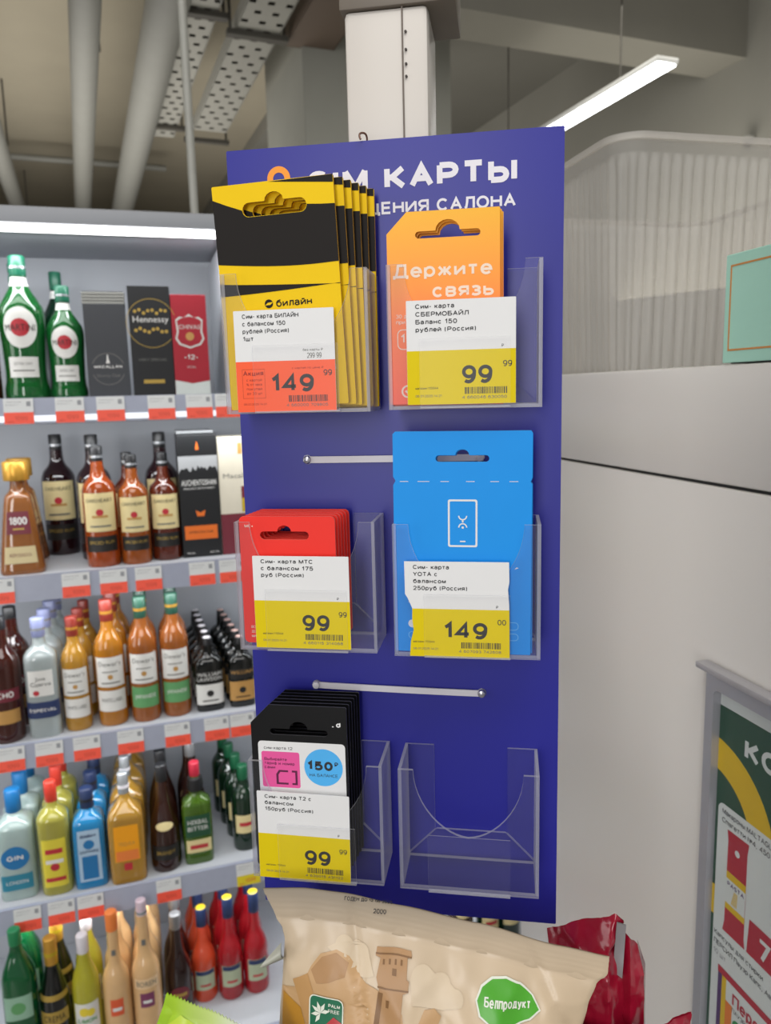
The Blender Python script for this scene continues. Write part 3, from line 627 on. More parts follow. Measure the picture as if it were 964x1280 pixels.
price_tag(11.2, 348.6, 60, 58.6, 29.4, ORANGE_T, [('Сим- карта БИЛАЙН', 34), ('с балансом 150', 26), ('рублей (Россия)', 28), ('1шт', 6.5)], '149', '99', 'white and orange price tag reading 149 on the yellow card holder', small='299 99', left=True, code='4 660000 709805')
price_tag(113.0, 350.8, 61.2, 58, 30.2, YEL, [('Сим- карта', 22), ('СБЕРМОБАЙЛ', 30), ('Баланс 150', 23.5), ('рублей (Россия)', 34)], '99', '99', 'white and yellow price tag reading 99 on the orange card holder', code='4 660046 630050')
price_tag(15.0, 203.2, 60.2, 58.2, 30.2, YEL, [('Сим- карта МТС', 33), ('с балансом 175', 33), ('руб (Россия)', 27)], '99', '99', 'white and yellow price tag reading 99 on the red card holder', code='4 660115 314068')
price_tag(108.9, 200.6, 62.0, 58.4, 29.6, YEL, [('Сим- карта', 21.5), ('YOTA с', 14.5), ('балансом', 19.5), ('250руб (Россия)', 32)], '149', '00', 'torn white and yellow price tag reading 149 on the blue packs', torn=True, code='4 607093 742608')
price_tag(9.2, 46.3, 60.8, 60.5, 31.2, YEL, [('Сим- карта Т2 с', 31), ('балансом', 19), ('150руб (Россия)', 32)], '99', '99', 'white and yellow price tag reading 99 on the black card holder', spin=.6, code='4 630015 431122')

# ================================================================== CABINET side: white case, ribbed tub, mint box, poster frame
CABM = M('cabinet_white_enamel', 'DCD8D3', .30, scale=3, var=.02)
t = empty('white_cabinet', CAB.mw(-.45, -EYE, 0), 'tall glossy white cabinet with a dark joint line at right', 'cabinet')
X0, X1 = -.57, .34
b = MB(); b.box(X0, X1, 0, .55, .08, EYE - .0915, bev=.002); b.build('lower_body', CABM, t)
b = MB(); b.box(X0, X1, 0, .55, EYE - .0888, EYE + .016, bev=.003); b.build('top_band', CABM, t)
b = MB(); b.box(X0 + .01, X1 - .01, .004, .54, EYE - .092, EYE - .088); b.build('joint_gasket', M('gasket_black', '1E1E1E', .7), t, smooth=0)
b = MB(); b.box(X0 + .03, X1 - .03, .03, .52, 0, .08); b.build('plinth', M('plinth_grey', '4A4A4A', .6), t, smooth=0)
# ribbed tub, corner nearest the camera at local 0,0
TUBTH = radians(90 - 76.4)
P0 = CAB.mw(-.822, .0172, -.030).translation
tub = empty('plastic_tub', Matrix.Translation(P0) @ Matrix.Rotation(TUBTH, 4, 'Z'), 'large clear ribbed plastic tub on top of the white cabinet', 'tub')
LX, LY, HT, R = .40, .42, .262, .032
def tub_path():
    P = []  # going round; (x,y,nx,ny,dist)
    segs = [((R, 0), (LX - R, 0)), ((LX - R, 0), None), ((LX, R), (LX, LY - R)), None, ((LX - R, LY), (R, LY)), None, ((0, LY - R), (0, R)), None]
    cs = [(LX - R, R, -90), (LX - R, LY - R, 0), (R, LY - R, 90), (R, R, 180)]
    ln = [((R, 0), (LX - R, 0), (0, -1)), ((LX, R), (LX, LY - R), (1, 0)), ((LX - R, LY), (R, LY), (0, 1)), ((0, LY - R), (0, R), (-1, 0))]
    for k in range(4):
        (x0, y0), (x1, y1), n = ln[k]; N = 150
        for i in range(N): s = i / N; P.append((x0 + (x1 - x0) * s, y0 + (y1 - y0) * s, n[0], n[1]))
        cx, cy, a0 = cs[k]
        for i in range(24): a = radians(a0 + 90 * i / 24); P.append((cx + R * cos(a), cy + R * sin(a), cos(a), sin(a)))
    return P
TP = tub_path(); b = MB()
d = 0; D = []
for i, p in enumerate(TP):
    D.append(d); q = TP[(i + 1) % len(TP)]; d += sqrt((q[0] - p[0]) ** 2 + (q[1] - p[1]) ** 2)
nr = round(d / .0145); rows = [0, .012, .05, .10, .15, .19, .22, .236, .243, .246, .250, .256, HT]
v = []; f = []; n = len(TP)
for z in rows:
    for i, p in enumerate(TP):
        amp = .0032 * (1 if .012 <= z <= .236 else (.4 if z < .24 else 0)); ph = 2 * pi * D[i] / d * nr
        off = amp * (abs(cos(ph / 2)) ** .7 * 2 - 1) - .010 * (1 - z / HT) + (.004 if z > .247 else 0)
        v.append((p[0] + p[2] * off, p[1] + p[3] * off, z))
for j in range(len(rows) - 1):
    for i in range(n): f.append((j * n + i, j * n + (i + 1) % n, (j + 1) * n + (i + 1) % n, (j + 1) * n + i))
b.add(v, f); b.build('wall', RIB, tub, smooth=60)
b = MB(); b.lathe([(0.001, 0), (0.001, 0)], 4) if False else None
b.add([(p[0] - p[2] * .01, p[1] - p[3] * .01, .001) for p in TP[::6]], [tuple(range(len(TP[::6])))[::-1]]); b.build('floor', RIB, tub, smooth=0)
b = MB(); v = []
for z, o1 in ((.256, .004), (.256, .0075), (.2635, .0075), (.2645, .004), (.262, .0005)):
    v += [(p[0] + p[2] * o1, p[1] + p[3] * o1, z) for p in TP]
f = [(j * n + i, j * n + (i + 1) % n, ((j + 1) % 5) * n + (i + 1) % n, ((j + 1) % 5) * n + i) for j in range(5) for i in range(n)]
b.add(v, f); b.build('rim', RIB, tub, smooth=60)
# mint box
MINT = M('mint_card', 'ACDCCA', .6, var=.03); CORAL = M('line_orange', 'D08A44', .5)
b = MB(mm); b.box(0, 150, 2, 60, 0, 91, 0, bev=.8)
b.shape([[(6.5, 10), (143.5, 10), (143.5, 82), (6.5, 82)], [(8.0, 11.5), (142, 11.5), (142, 80.5), (8.0, 80.5)]], 1.8, .3, 1)
b.box(10, 148, 3, 58, -1.0, .0, 2)  # dark strip paints in the shadow line below the box
o = b.build('gift_box', [MINT, CORAL, M('box_shadow_dark', '2A2E2C', .7)], None, CAB.mw(-.5965, .0176, .0), smooth=0); tag(o, 'pale mint box with a thin orange border on the white cabinet', 'box')
# poster frame
ALU = M('frame_silver', 'A9A9B0', .35, metal=.35)
t = empty('poster_frame', CAB.mw(-.580, -.640, .003), 'silver framed advertising poster with green header against the white cabinet', 'poster frame')
FW, FH = 330., 382.
b = MB(mm); b.shape([rrect(0, -60, FW, FH, 2, 2), rrect(11, -48, FW - 11, FH - 13, 6, 5)], -5, 10, 0); b.build('frame', ALU, t, smooth=0)
b = MB(mm); b.box(-14, FW + 14, -12, 1, FH - .5, FH + 5.5, 0, bev=1.2); b.build('top_rail', M('rail_pale', 'B6B4B8', .4, metal=.2), t)
GRN = M('poster_green', '1E4A36', .35, var=.05); PYE = M('poster_yellow', 'D8B40A', .4); PRD = M('poster_red', 'B01E36', .4)
b = MB(mm); X0, X1 = 9, FW - 9
b.box(X0, X1, -2.0, -1, -50, FH - 11, 0)
b.rect(X0, -50, X1, FH - 28, -2.1, 1)
cx_, cz_ = 0., 235.; ring = []
for i in range(33): a = radians(84 - 168 * i / 32); ring.append((cx_ + 87.8 * cos(a), cz_ + 87.8 * sin(a)))
for i in range(33): a = radians(-81 + 162 * i / 32); ring.append((cx_ + 58.5 * cos(a), cz_ + 58.5 * sin(a)))
b.shape([ring], -2.2, .05, 2)
b.text('КОПЕЙКА', 45, FH - 64, 19, -2.4, 0, bold=.03)
b.shape([rrect(15, -40, FW - 15, 263, 7, 5)], -2.5, .05, 0)
b.text('Макароны MALTAGLIATI', 21, 254, 5.0, -2.8, 3, w=74); b.text('Спагетти №4, 450 г', 21, 245.5, 5.0, -2.8, 3, w=66)
# pasta pack picture
b.flat([(29, 242), (57, 243), (55.5, 232), (56, 152), (57.5, 143), (28, 142), (30, 152), (30.5, 232)], -2.8, 4)
b.rect(30.4, 196, 55.7, 203, -2.9, 2); b.rect(30.2, 166, 55.8, 172, -2.9, 2); b.rect(30.3, 172, 55.7, 196, -2.92, 0)
b.text('PASTA', 43, 189.5, 4.2, -3.0, 5, w=22, bold=.02, align='c'); b.shape([circ(43, 226, 3.2, 14)], -2.95, .03, 0)
for k in range(5): b.flat([(38 + k * 1.6, 174), (39 + k * 1.6, 174), (42 + k, 188), (41.4 + k, 188)], -3.0, 2)
b.flat([(62, 176), (140, 176), (140, 143), (60, 143)], -2.8, 4); b.text('79', 74, 148, 20, -3.0, 0, w=30, bold=.02); b.text('99', 110, 160, 9, -3.0, 0, bold=.02)
for k, s in enumerate(('Капсулы для стирки', 'ПЕРСИЛ Пауэр Капс, Автомат', '10 шт')): b.text(s, 17.5, 131 - 9.5 * k, 5.0, -2.8, 3 if k < 2 else 6, w=(64, 92, 17)[k])
b.flat([(25, 104), (110, 104), (110, 30), (27, 30)], -2.8, 0); b.flat([(25, 104), (110, 104), (110, 97), (25, 97)], -2.9, 4)
b.rect(25.5, 40, 31, 97, -2.9, 5); b.rect(31, 40, 37, 97, -2.9, 2); b.rect(37, 40, 46, 76, -2.9, 7)
b.text('Персил', 46, 78, 12, -3.0, 4, w=50, bold=.02); b.text('ПАУЭР КАПС', 46, 71, 4.4, -3.0, 3, w=34)
for k, m_ in ((0, 8), (1, 5), (2, 8)): b.shape([circ(54 + 11 * k, 60, 6.5, 18)], -3.0, .03, m_)
b.build('poster', [M('poster_paper', 'D4DAD8', .35), GRN, PYE, M('poster_text', '3A3A40', .5), PRD, M('poster_purple', '4C2A66', .4), M('poster_greytext', '9A9AA0', .5), M('poster_orange', 'E07A2C', .4), M('poster_leaf', '2E8A4A', .4)], t, smooth=0)
b = MB(mm); b.box(X0, X1, -4.2, -3.4, -50, FH - 11); b.build('cover_sheet', FILM, t, smooth=0)

# ================================================================== BAGS in front
def interp(tab):
    def f(x):
        if x <= tab[0][0]: return tab[0][1]
        for (a, p), (c, q) in zip(tab, tab[1:]):
            if x <= c:
                s = (x - a) / (c - a); s = s * s * (3 - 2 * s) * .5 + s * .5; return p + (q - p) * s
        return tab[-1][1]
    return f
class Bag:
    def __init__(s, top, left, right_, bot, w0, w1, bulge, seed, seal=.11, wr=1.6):
        s.top, s.left, s.right, s.bot, s.w0, s.w1, s.bulge, s.seed, s.seal, s.wr = interp(top), interp(left), interp(right_), bot, w0, w1, bulge, seed, seal, wr
    def uv(s, a, t):
        v = s.bot; u = 0
        v = s.top(100) * (1 - t) + s.bot * t
        for _ in range(5):
            l, r = s.left(v), s.right(v); u = l + (r - l) * a; v = s.top(u) * (1 - t) + s.bot * t
        return u, v
    def st(s, u, v):
        l, r = s.left(v), s.right(v); return (u - l) / (r - l), (s.top(u) - v) / (s.top(u) - s.bot)
    def w(s, a, t, u, v, side):
        base = s.w0 + (s.w1 - s.w0) * t
        e = max(0., min(1., 4 * a * (1 - a))) ** .55
        k = max(0., (t - s.seal) / (1 - s.seal)); g = min(1., (k / .45)) ; g = g * (2 - g)
        z = side * s.bulge * e * g
        n1 = noise.noise(Vector((u * .035, v * .018, s.seed))); n2 = noise.noise(Vector((u * .09 + v * .05, v * .03, s.seed + 5))); n3 = abs(noise.noise(Vector((u * .06 - v * .02, v * .045, s.seed + 9))))
        z += min(1, max(.12, (t - s.seal) / .12)) * side * s.wr * (1.8 * n1 + 1.5 * n2 - 2.6 * n3 * (1 if k > 0 else .2)) * (.35 + .65 * min(1, t / .3))
        if t < s.seal: z += .38 * cos(t / s.seal * 2 * pi * 5) + side * .3
        z -= 2.4 * math.exp(-((u - 82 + v * .2) / 2.4) ** 2) * min(1, t / .2) * (1 if t < .6 else 0.3) + 2.0 * math.exp(-((u - 196 + v * .5) / 2.4) ** 2) * min(1, t / .2) if s.bulge > 20 else 0
        # radiating gathers under the seal
        z += side * 1.3 * s.wr * sin(u * .23 + 2 * n1) * math.exp(-((t - s.seal - .07) / .09) ** 2) * .6
        return base + z
    def pt(s, u, v, side=1, off=0):
        a, t = s.st(u, v); return (u, -(s.w(max(0, min(1, a)), max(0, t), u, v, side) + off), v)
    def build(s, name, mat, parent, nu=110, nv=90, zig=0):
        b = MB(mm)
        for side in (1, -1):
            def fn(a, q):
                t = q; u, v = s.uv(a, 1 - t)
                tt = 1 - t
                if zig and tt < 1e-6: v += zig * ((round(a * nu) % 2) * 2 - 1)
                return (u, -s.w(a, tt, u, v, side if 0 < a < 1 else 0), v)
            b.grid(fn, nu, nv, 0, side < 0)
        return b.build(name, mat, parent, smooth=180)
def foil(name, hexc, rough=.3, **k): return M(name, hexc, rough, coat=.25, **k)
beige = Bag([(15, 51.5), (45, 54), (70, 52.8), (105, 47.5), (153, 39.8), (200, 29.5), (232, 25)], [(-112, 22), (-60, 24), (-29, 27), (0, 29.5), (20, 31), (27, 29.5), (33, 25.5), (52, 17)],
            [(-112, 205), (-60, 207), (-30, 211), (-6, 217), (8, 222), (14, 228.5), (27, 229.5)], -112, 58, 74, 24, 3.1, .12, 1.05)
t = empty('snack_bag', PANEL.mw(0, 0, 0), 'beige pillow snack bag with green oval emblem in front of the panel', 'snack bag')
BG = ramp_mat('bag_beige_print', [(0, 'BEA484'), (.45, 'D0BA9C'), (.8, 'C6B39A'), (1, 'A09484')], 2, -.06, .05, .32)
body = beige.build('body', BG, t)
fn = lambda off: (lambda u, v: beige.pt(u, v, 1, off))
b = MB(mm)
BR1, BR2, BR3, CLD = M('print_castle_brown', 'AC845A', .4), M('print_castle_dark', '7E5A34', .4), M('print_sand', 'C29C70', .4), M('print_cloud', 'D2BFA4', .4)
b.drape([[(46, 2), (50, 10), (56, 18), (66, 21), (74, 18), (82, 8), (96, 2), (108, -6), (112, -30), (112, -60), (30, -60), (30, -8), (40, -4)]], fn(.5), 2)
b.drape([[(50, 8), (57, 16.5), (66, 19.5), (74, 15), (72, 8), (62, 4), (54, 2)]], fn(.7), 0)
b.drape([[(38, 0), (48, 6), (58, -16), (64, -32), (54, -34), (46, -18)]], fn(.75), 3)
b.drape([[(31, -10), (44, -14), (50, -30), (52, -60), (29, -60)]], fn(.8), 4)
# tower
b.drape([[(91, 24), (112, 22.5), (112.5, 20), (110, 19.5), (110, 10), (111.5, 9), (111, 4), (108, 3), (107, -12), (110, -26), (112, -60), (84, -60), (86, -26), (92, -10), (93.5, 4), (91.5, 10), (93.5, 19), (90.5, 20)]], fn(.85), 0)
for P in ([(90.5, 21.6), (112.5, 20.2), (112.4, 19.4), (90.5, 20.8)], [(92.5, 6), (111.4, 5), (111.3, 4.2), (92.5, 5.2)], [(93, 3), (96, 3), (93, -22), (89, -28)], [(101, 14.5), (103.6, 14.3), (103.6, 11.2), (101, 11.4)], [(98, 0), (100, 0), (99.6, -4), (98, -4)]): b.drape([P], fn(1.05), 1)
for k in range(4): b.drape([[(95 + 3.6 * k, 18.5), (96.2 + 3.6 * k, 18.4), (96.2 + 3.6 * k, 16), (95 + 3.6 * k, 16.1)]], fn(1.05), 1)
b.drape([[(117, -12), (121, -4), (127, -3), (131, -7), (129, -12), (134, -20), (134, -60), (116, -60)]], fn(.8), 2)
b.drape([[(60, 22)] + _a(70, 24, 5, 4, 180, 40, 6) + _a(79, 20, 7, 5, 120, 20, 6) + [(90, 10), (80, 8)]], fn(.45), 5); b.drape([[(112, 10)] + _a(119, 12, 6, 5, 160, 40, 6) + _a(129, 8, 7, 5, 110, 0, 6) + _a(139, 1, 5, 5, 90, -40, 6) + [(132, -4), (114, -2)]], fn(.45), 5)
b.text('2000', 88, 41.5, 2.6, 0, 6, fn=fn(.5), w=8, bold=.01); b.text('ГОДЕН ДО 12 06 2025', 70, 48.4, 2.2, 0, 6, fn=fn(.5), w=30, bold=.01)
b.build('castle_print', [BR1, BR2, BR3, M('print_tan', 'B98E5A', .4), M('print_gold', 'B8842E', .3), CLD, INK], t, smooth=180)
b = MB(mm)
leaf = [(152, 2), (155, 8), (161, 11.3), (169, 11.5), (177, 8.5), (184, 3), (188, -3.5), (182, -7.5), (172, -9.8), (161, -9.3), (154, -5)]
leafo = [(170 + (x - 170) * 1.06, 1 + (z - 1) * 1.10) for x, z in leaf]
b.drape([leafo], fn(1.0), 1, 3); b.drape([leaf], fn(1.3), 0, 3); b.text('Белпродукт', 169.5, -1.6, 4.6, 0, 1, fn=fn(1.8), w=27, bold=.02, align='c', rot=radians(-5))
b.build('emblem', [M('leaf_green', '4FA52E', .35), M('emblem_white', 'E2E6D8', .4)], t, smooth=180)
b = MB(mm)
b.drape([rrect(50.5, -24, 71.5, -4, 3, 4)], fn(1.2), 0, 4)
b.drape([[(55, -24), (71, -24), (71, -16), (66, -13.5)]], fn(1.5), 2, 4)
b.drape([rrect(50, -24.4, 72, -3.6, 3.4, 4), rrect(50.7, -23.8, 71.3, -4.2, 2.9, 4)], fn(1.4), 1, 3)
for a in (20, 65, 110, 150, 195, 240):
    c, s_ = cos(radians(a)), sin(radians(a)); L = 6.5
    b.drape([[(57.5, -13), (57.5 + c * L * .5 - s_ * 1.2, -13 + s_ * L * .5 + c * 1.2), (57.5 + c * L, -13 + s_ * L), (57.5 + c * L * .5 + s_ * 1.0, -13 + s_ * L * .5 - c * 1.0)]], fn(1.5), 1, 3)
b.text('PALM', 62.5, -8.6, 1.9, 0, 1, fn=fn(1.6), w=7.4, bold=.02); b.text('FREE', 62.5, -11.6, 1.9, 0, 1, fn=fn(1.6), w=7, bold=.02)
b.build('palm_sticker', [M('sticker_green', '1F6B4C', .4), M('emblem_white', ''), M('sticker_red', 'B8383C', .4)], t, smooth=180)
# folded silver corner at the bag's left edge
b = MB(mm)
def corner(a, q): 
    x = 30 - 14 * a + 2.5 * q; z = 16 - 12.5 * a - 9 * q * (1 - a) * 1.1
    return (x, -66 - 5 * sin(pi * q) * (1 - a) - 2 * a, z + 4 * (1 - a))
b.grid(corner, 12, 6); b.grid(lambda a, q: (corner(a, q)[0], corner(a, q)[1] + 1.2, corner(a, q)[2]), 12, 6, 0, True)
b.build('folded_corner', foil('foil_silver', 'A8A89C', .3), t, smooth=180)
# green bag
gb = Bag([(-60, 6.5), (-34, 4.2), (-8, -3.6), (20, -14.4), (60, -30)], [(-125, -58), (-60, -50), (-23, -41.5), (4, -33.5)], [(-125, 36), (-60, 40), (-20, 44), (10, 44)], -116, 96, 112, 12, 8.4, .09, 1.1)
t = empty('snack_bag', PANEL.mw(0, 0, 0), 'bright green and white snack bag with zigzag top at bottom left', 'snack bag')
gb.build('body', ramp_mat('bag_green_print', [(0, '8DBB1E'), (.22, 'A6CB34'), (.5, 'C9DD86'), (.72, 'E4EADA'), (1, 'E8ECE4')], 0, -.046, .036, .3), t, nu=70, nv=60, zig=.9)
b = MB(mm); fg = lambda o: (lambda u, v: gb.pt(u, v, 1, o))
b.drape([[(-40, -20), (-24, -8), (-14, -14), (-20, -30), (-40, -40)]], fg(.5), 0, 4); b.drape([[(-22, -22), (-10, -14), (4, -22), (0, -40), (-22, -44)]], fg(.5), 1, 4)
b.build('leaf_print', [M('print_lime', 'B9D23C', .35), M('print_darklime', '7FAE1C', .35)], t, smooth=180)
# red crumpled wrappers
REDF = M('wrapper_red', '92102A', .22, coat=.5, bump=.0, var=.15, scale=25); SILV = M('wrapper_inside', 'A8A4A6', .3, metal=.5)
def wrapper(name, rows, label, inner=None, th=1.4, seed=1.0, amp=2.4):
    t = empty(name, PANEL.mw(0, 0, 0), label, 'wrapper', 'red wrappers beside the panel')
    nr_, nc = len(rows), len(rows[0])
    def P(a, q):
        x = a * (nc - 1); y_ = q * (nr_ - 1); i = min(int(x), nc - 2); j = min(int(y_), nr_ - 2); fx, fy = x - i, y_ - j
        c = [rows[j][i], rows[j][i + 1], rows[j + 1][i], rows[j + 1][i + 1]]
        o = [c[0][k] * (1 - fx) * (1 - fy) + c[1][k] * fx * (1 - fy) + c[2][k] * (1 - fx) * fy + c[3][k] * fx * fy for k in range(3)]
        nz = noise.noise(Vector((o[0] * .12, o[1] * .12, seed))) + .6 * abs(noise.noise(Vector((o[0] * .22, o[1] * .16, seed + 4))))
        return (o[0], -(o[2] + amp * nz), o[1])
    b = MB(mm); b.grid(P, 44, 36); b.grid(lambda a, q: (P(a, q)[0], P(a, q)[1] + th, P(a, q)[2]), 44, 36, 0, True); b.build('foil_body', REDF, t, smooth=35)
    if inner:
        b = MB(mm); b.grid(lambda a, q: tuple(inner[0][k] * (1 - a) * (1 - q) + inner[1][k] * a * (1 - q) + inner[3][k] * (1 - a) * q + inner[2][k] * a * q for k in range(3)), 6, 10); b.grid(lambda a, q: (lambda z: (z[0], z[1] + .8, z[2]))(tuple(inner[0][k] * (1 - a) * (1 - q) + inner[1][k] * a * (1 - q) + inner[3][k] * (1 - a) * q + inner[2][k] * a * q for k in range(3))), 6, 10, 0, True); b.build('silver_lining', SILV, t)
    return t
wrapper('red_wrapper', [[(196, -3, 2), (214, 10, 10), (238, 25, 20), (243, 22, 22)], [(198, -16, 14), (214, -6, 32), (232, 4, 34), (240, 6, 20)], [(200, -60, 22), (214, -36, 36), (232, -26, 40), (244, -22, 28)], [(200, -112, 26), (216, -110, 40), (236, -110, 42), (250, -110, 30)]],
        'glossy red crumpled wrapper with a silver peak beside the panel corner', inner=[(238, -26, 24), (244, -24, 21), (241.5, -30, -12), (236, -27, -10)])
wrapper('red_wrapper', [[(240, 16, 16), (246, 13, 24), (252, 5, 20), (254, -1, 8)], [(238, -10, 20), (246, -9, 33), (255, -9, 28), (259, -16, 10)], [(236, -60, 24), (246, -56, 36), (256, -52, 30), (259, -50, 14)], [(236, -112, 24), (246, -112, 38), (257, -112, 30), (262, -112, 14)]],
        'upright folded red wrapper behind the peaked one, against the cabinet', seed=6.2, amp=2.0)
wrapper('red_wrapper', [[(206, -33, 46), (228, -36, 50), (254, -34, 46), (284, -31, 30)], [(206, -42, 58), (230, -46, 64), (256, -44, 58), (282, -46, 34)], [(206, -80, 62), (230, -80, 70), (256, -80, 62), (278, -82, 38)], [(206, -112, 60), (230, -112, 70), (256, -112, 62), (276, -112, 38)]],
        'lowest glossy red wrapper lying flat across the bottom edge', seed=11.7, amp=2.6)
# tray the bags stand on (below the frame)
t = empty('snack_tray', PANEL.mw(-.09, -.118, 0), 'grey metal tray under the snack bags', 'tray')
b = MB(); b.box(0, .40, -.15, -.002, -.006, -.002); b.build('plate', M('tray_grey', '8A8A88', .4, metal=.3), t, smooth=0)
b = MB(); b.box(0, .40, -.156, -.150, -.006, .02); b.build('lip', M('tray_grey', ''), t, smooth=0)
b = MB(); b.box(.170, .204, -.002, .0138, -.006, .03); b.build('bracket', M('tray_grey', ''), t, smooth=0)

# ================================================================== BOTTLE SHELVING
GREY = M('shelf_grey_enamel', '9DA0A6', .5, scale=4, var=.03); PALE = M('shelf_white_enamel', 'B4B7BD', .45, scale=4, var=.03)
SL = [.046, -.325, -.695, -1.075, -1.446]       # shelf tops
SX0, SX1, DEP = -1.05, .60, .36
sh = empty('bottle_shelving', SHELF.mw(0, -SHELF.O.z, 0), 'grey lit shelving unit filled with bottles behind the panel', 'shelving')
Z0 = SHELF.O.z
b = MB(); b.box(SX0, SX1, DEP, DEP + .02, .05, Z0 + .46); b.build('back_panel', GREY, sh, smooth=0)
for z in SL:
    low = z < -1.3; FY = -.098 if low else 0.; SX1 = 1.0 if low else .60
    b = MB(); b.box(SX0 + .012, SX1 - .012, FY - .002, DEP - .001, Z0 + z - .028, Z0 + z, bev=.002); b.build('shelf', PALE, sh)
    b = MB(); v = [(SX0, FY - .004, z - .049), (SX0, FY - .024, z - .047), (SX0, FY - .014, z + .005), (SX0, FY - .004, z + .005)]
    v = [(p[0], p[1], p[2] + Z0) for p in v]; v += [(SX1, p[1], p[2]) for p in v]
    b.add(v, [(0, 1, 2, 3), (7, 6, 5, 4), (1, 5, 6, 2), (0, 4, 5, 1), (2, 6, 7, 3), (3, 7, 4, 0)]); b.build('price_rail', M('rail_plastic', '9EA3B4', .25, coat=.3), sh, smooth=0)
SX1 = .60
b = MB(); b.box(.236, .256, .012, DEP - .002, Z0 + .047, Z0 + .376); b.build('divider', PALE, sh, smooth=0)
for x in (SX0 - .02, SX1):
    b = MB(); b.box(x, x + .022, .01, DEP + .02, .0, Z0 + .40); b.build('upright', PALE, sh, smooth=0)
b = MB(); b.box(SX0 - .02, SX1, -.05, DEP + .03, Z0 + .388, Z0 + .42, bev=.004); b.build('canopy', GREY, sh)
b = MB(); b.box(SX0, SX1, -.044, -.014, Z0 + .377, Z0 + .3875); b.build('led_strip', M('led_white', 'FFFFFF', .4, emit=5., var=0), sh, smooth=0)
b = MB(); b.box(SX0, SX1, -.0232, -.0225, Z0 + .0, Z0 + .015); b.build('rail_light', M('led_rail', 'F4F8FF', .4, emit=.5, var=0), sh, smooth=0)
b = MB(); b.box(SX0, SX1, .0, DEP, 0, .06); b.build('plinth', M('plinth_grey', ''), sh, smooth=0)
for i, z in enumerate((.365, -.012, -.385, -.755, -1.135)):
    p = SHELF.O + SHELF.u * .0 + SHELF.n * .0 + Vector((0, 0, z)) - SHELF.n * .02
    o = area('shelf_light', p, p + Vector((0, 0, -1)) - SHELF.n * .55, 1.9, .03, 4.4 if i == 0 else 3.3, (.95, .98, 1))
    o.rotation_euler = (Matrix.Rotation(GRID, 4, 'Z') @ Matrix.Rotation(radians(28), 4, 'X')).to_euler()

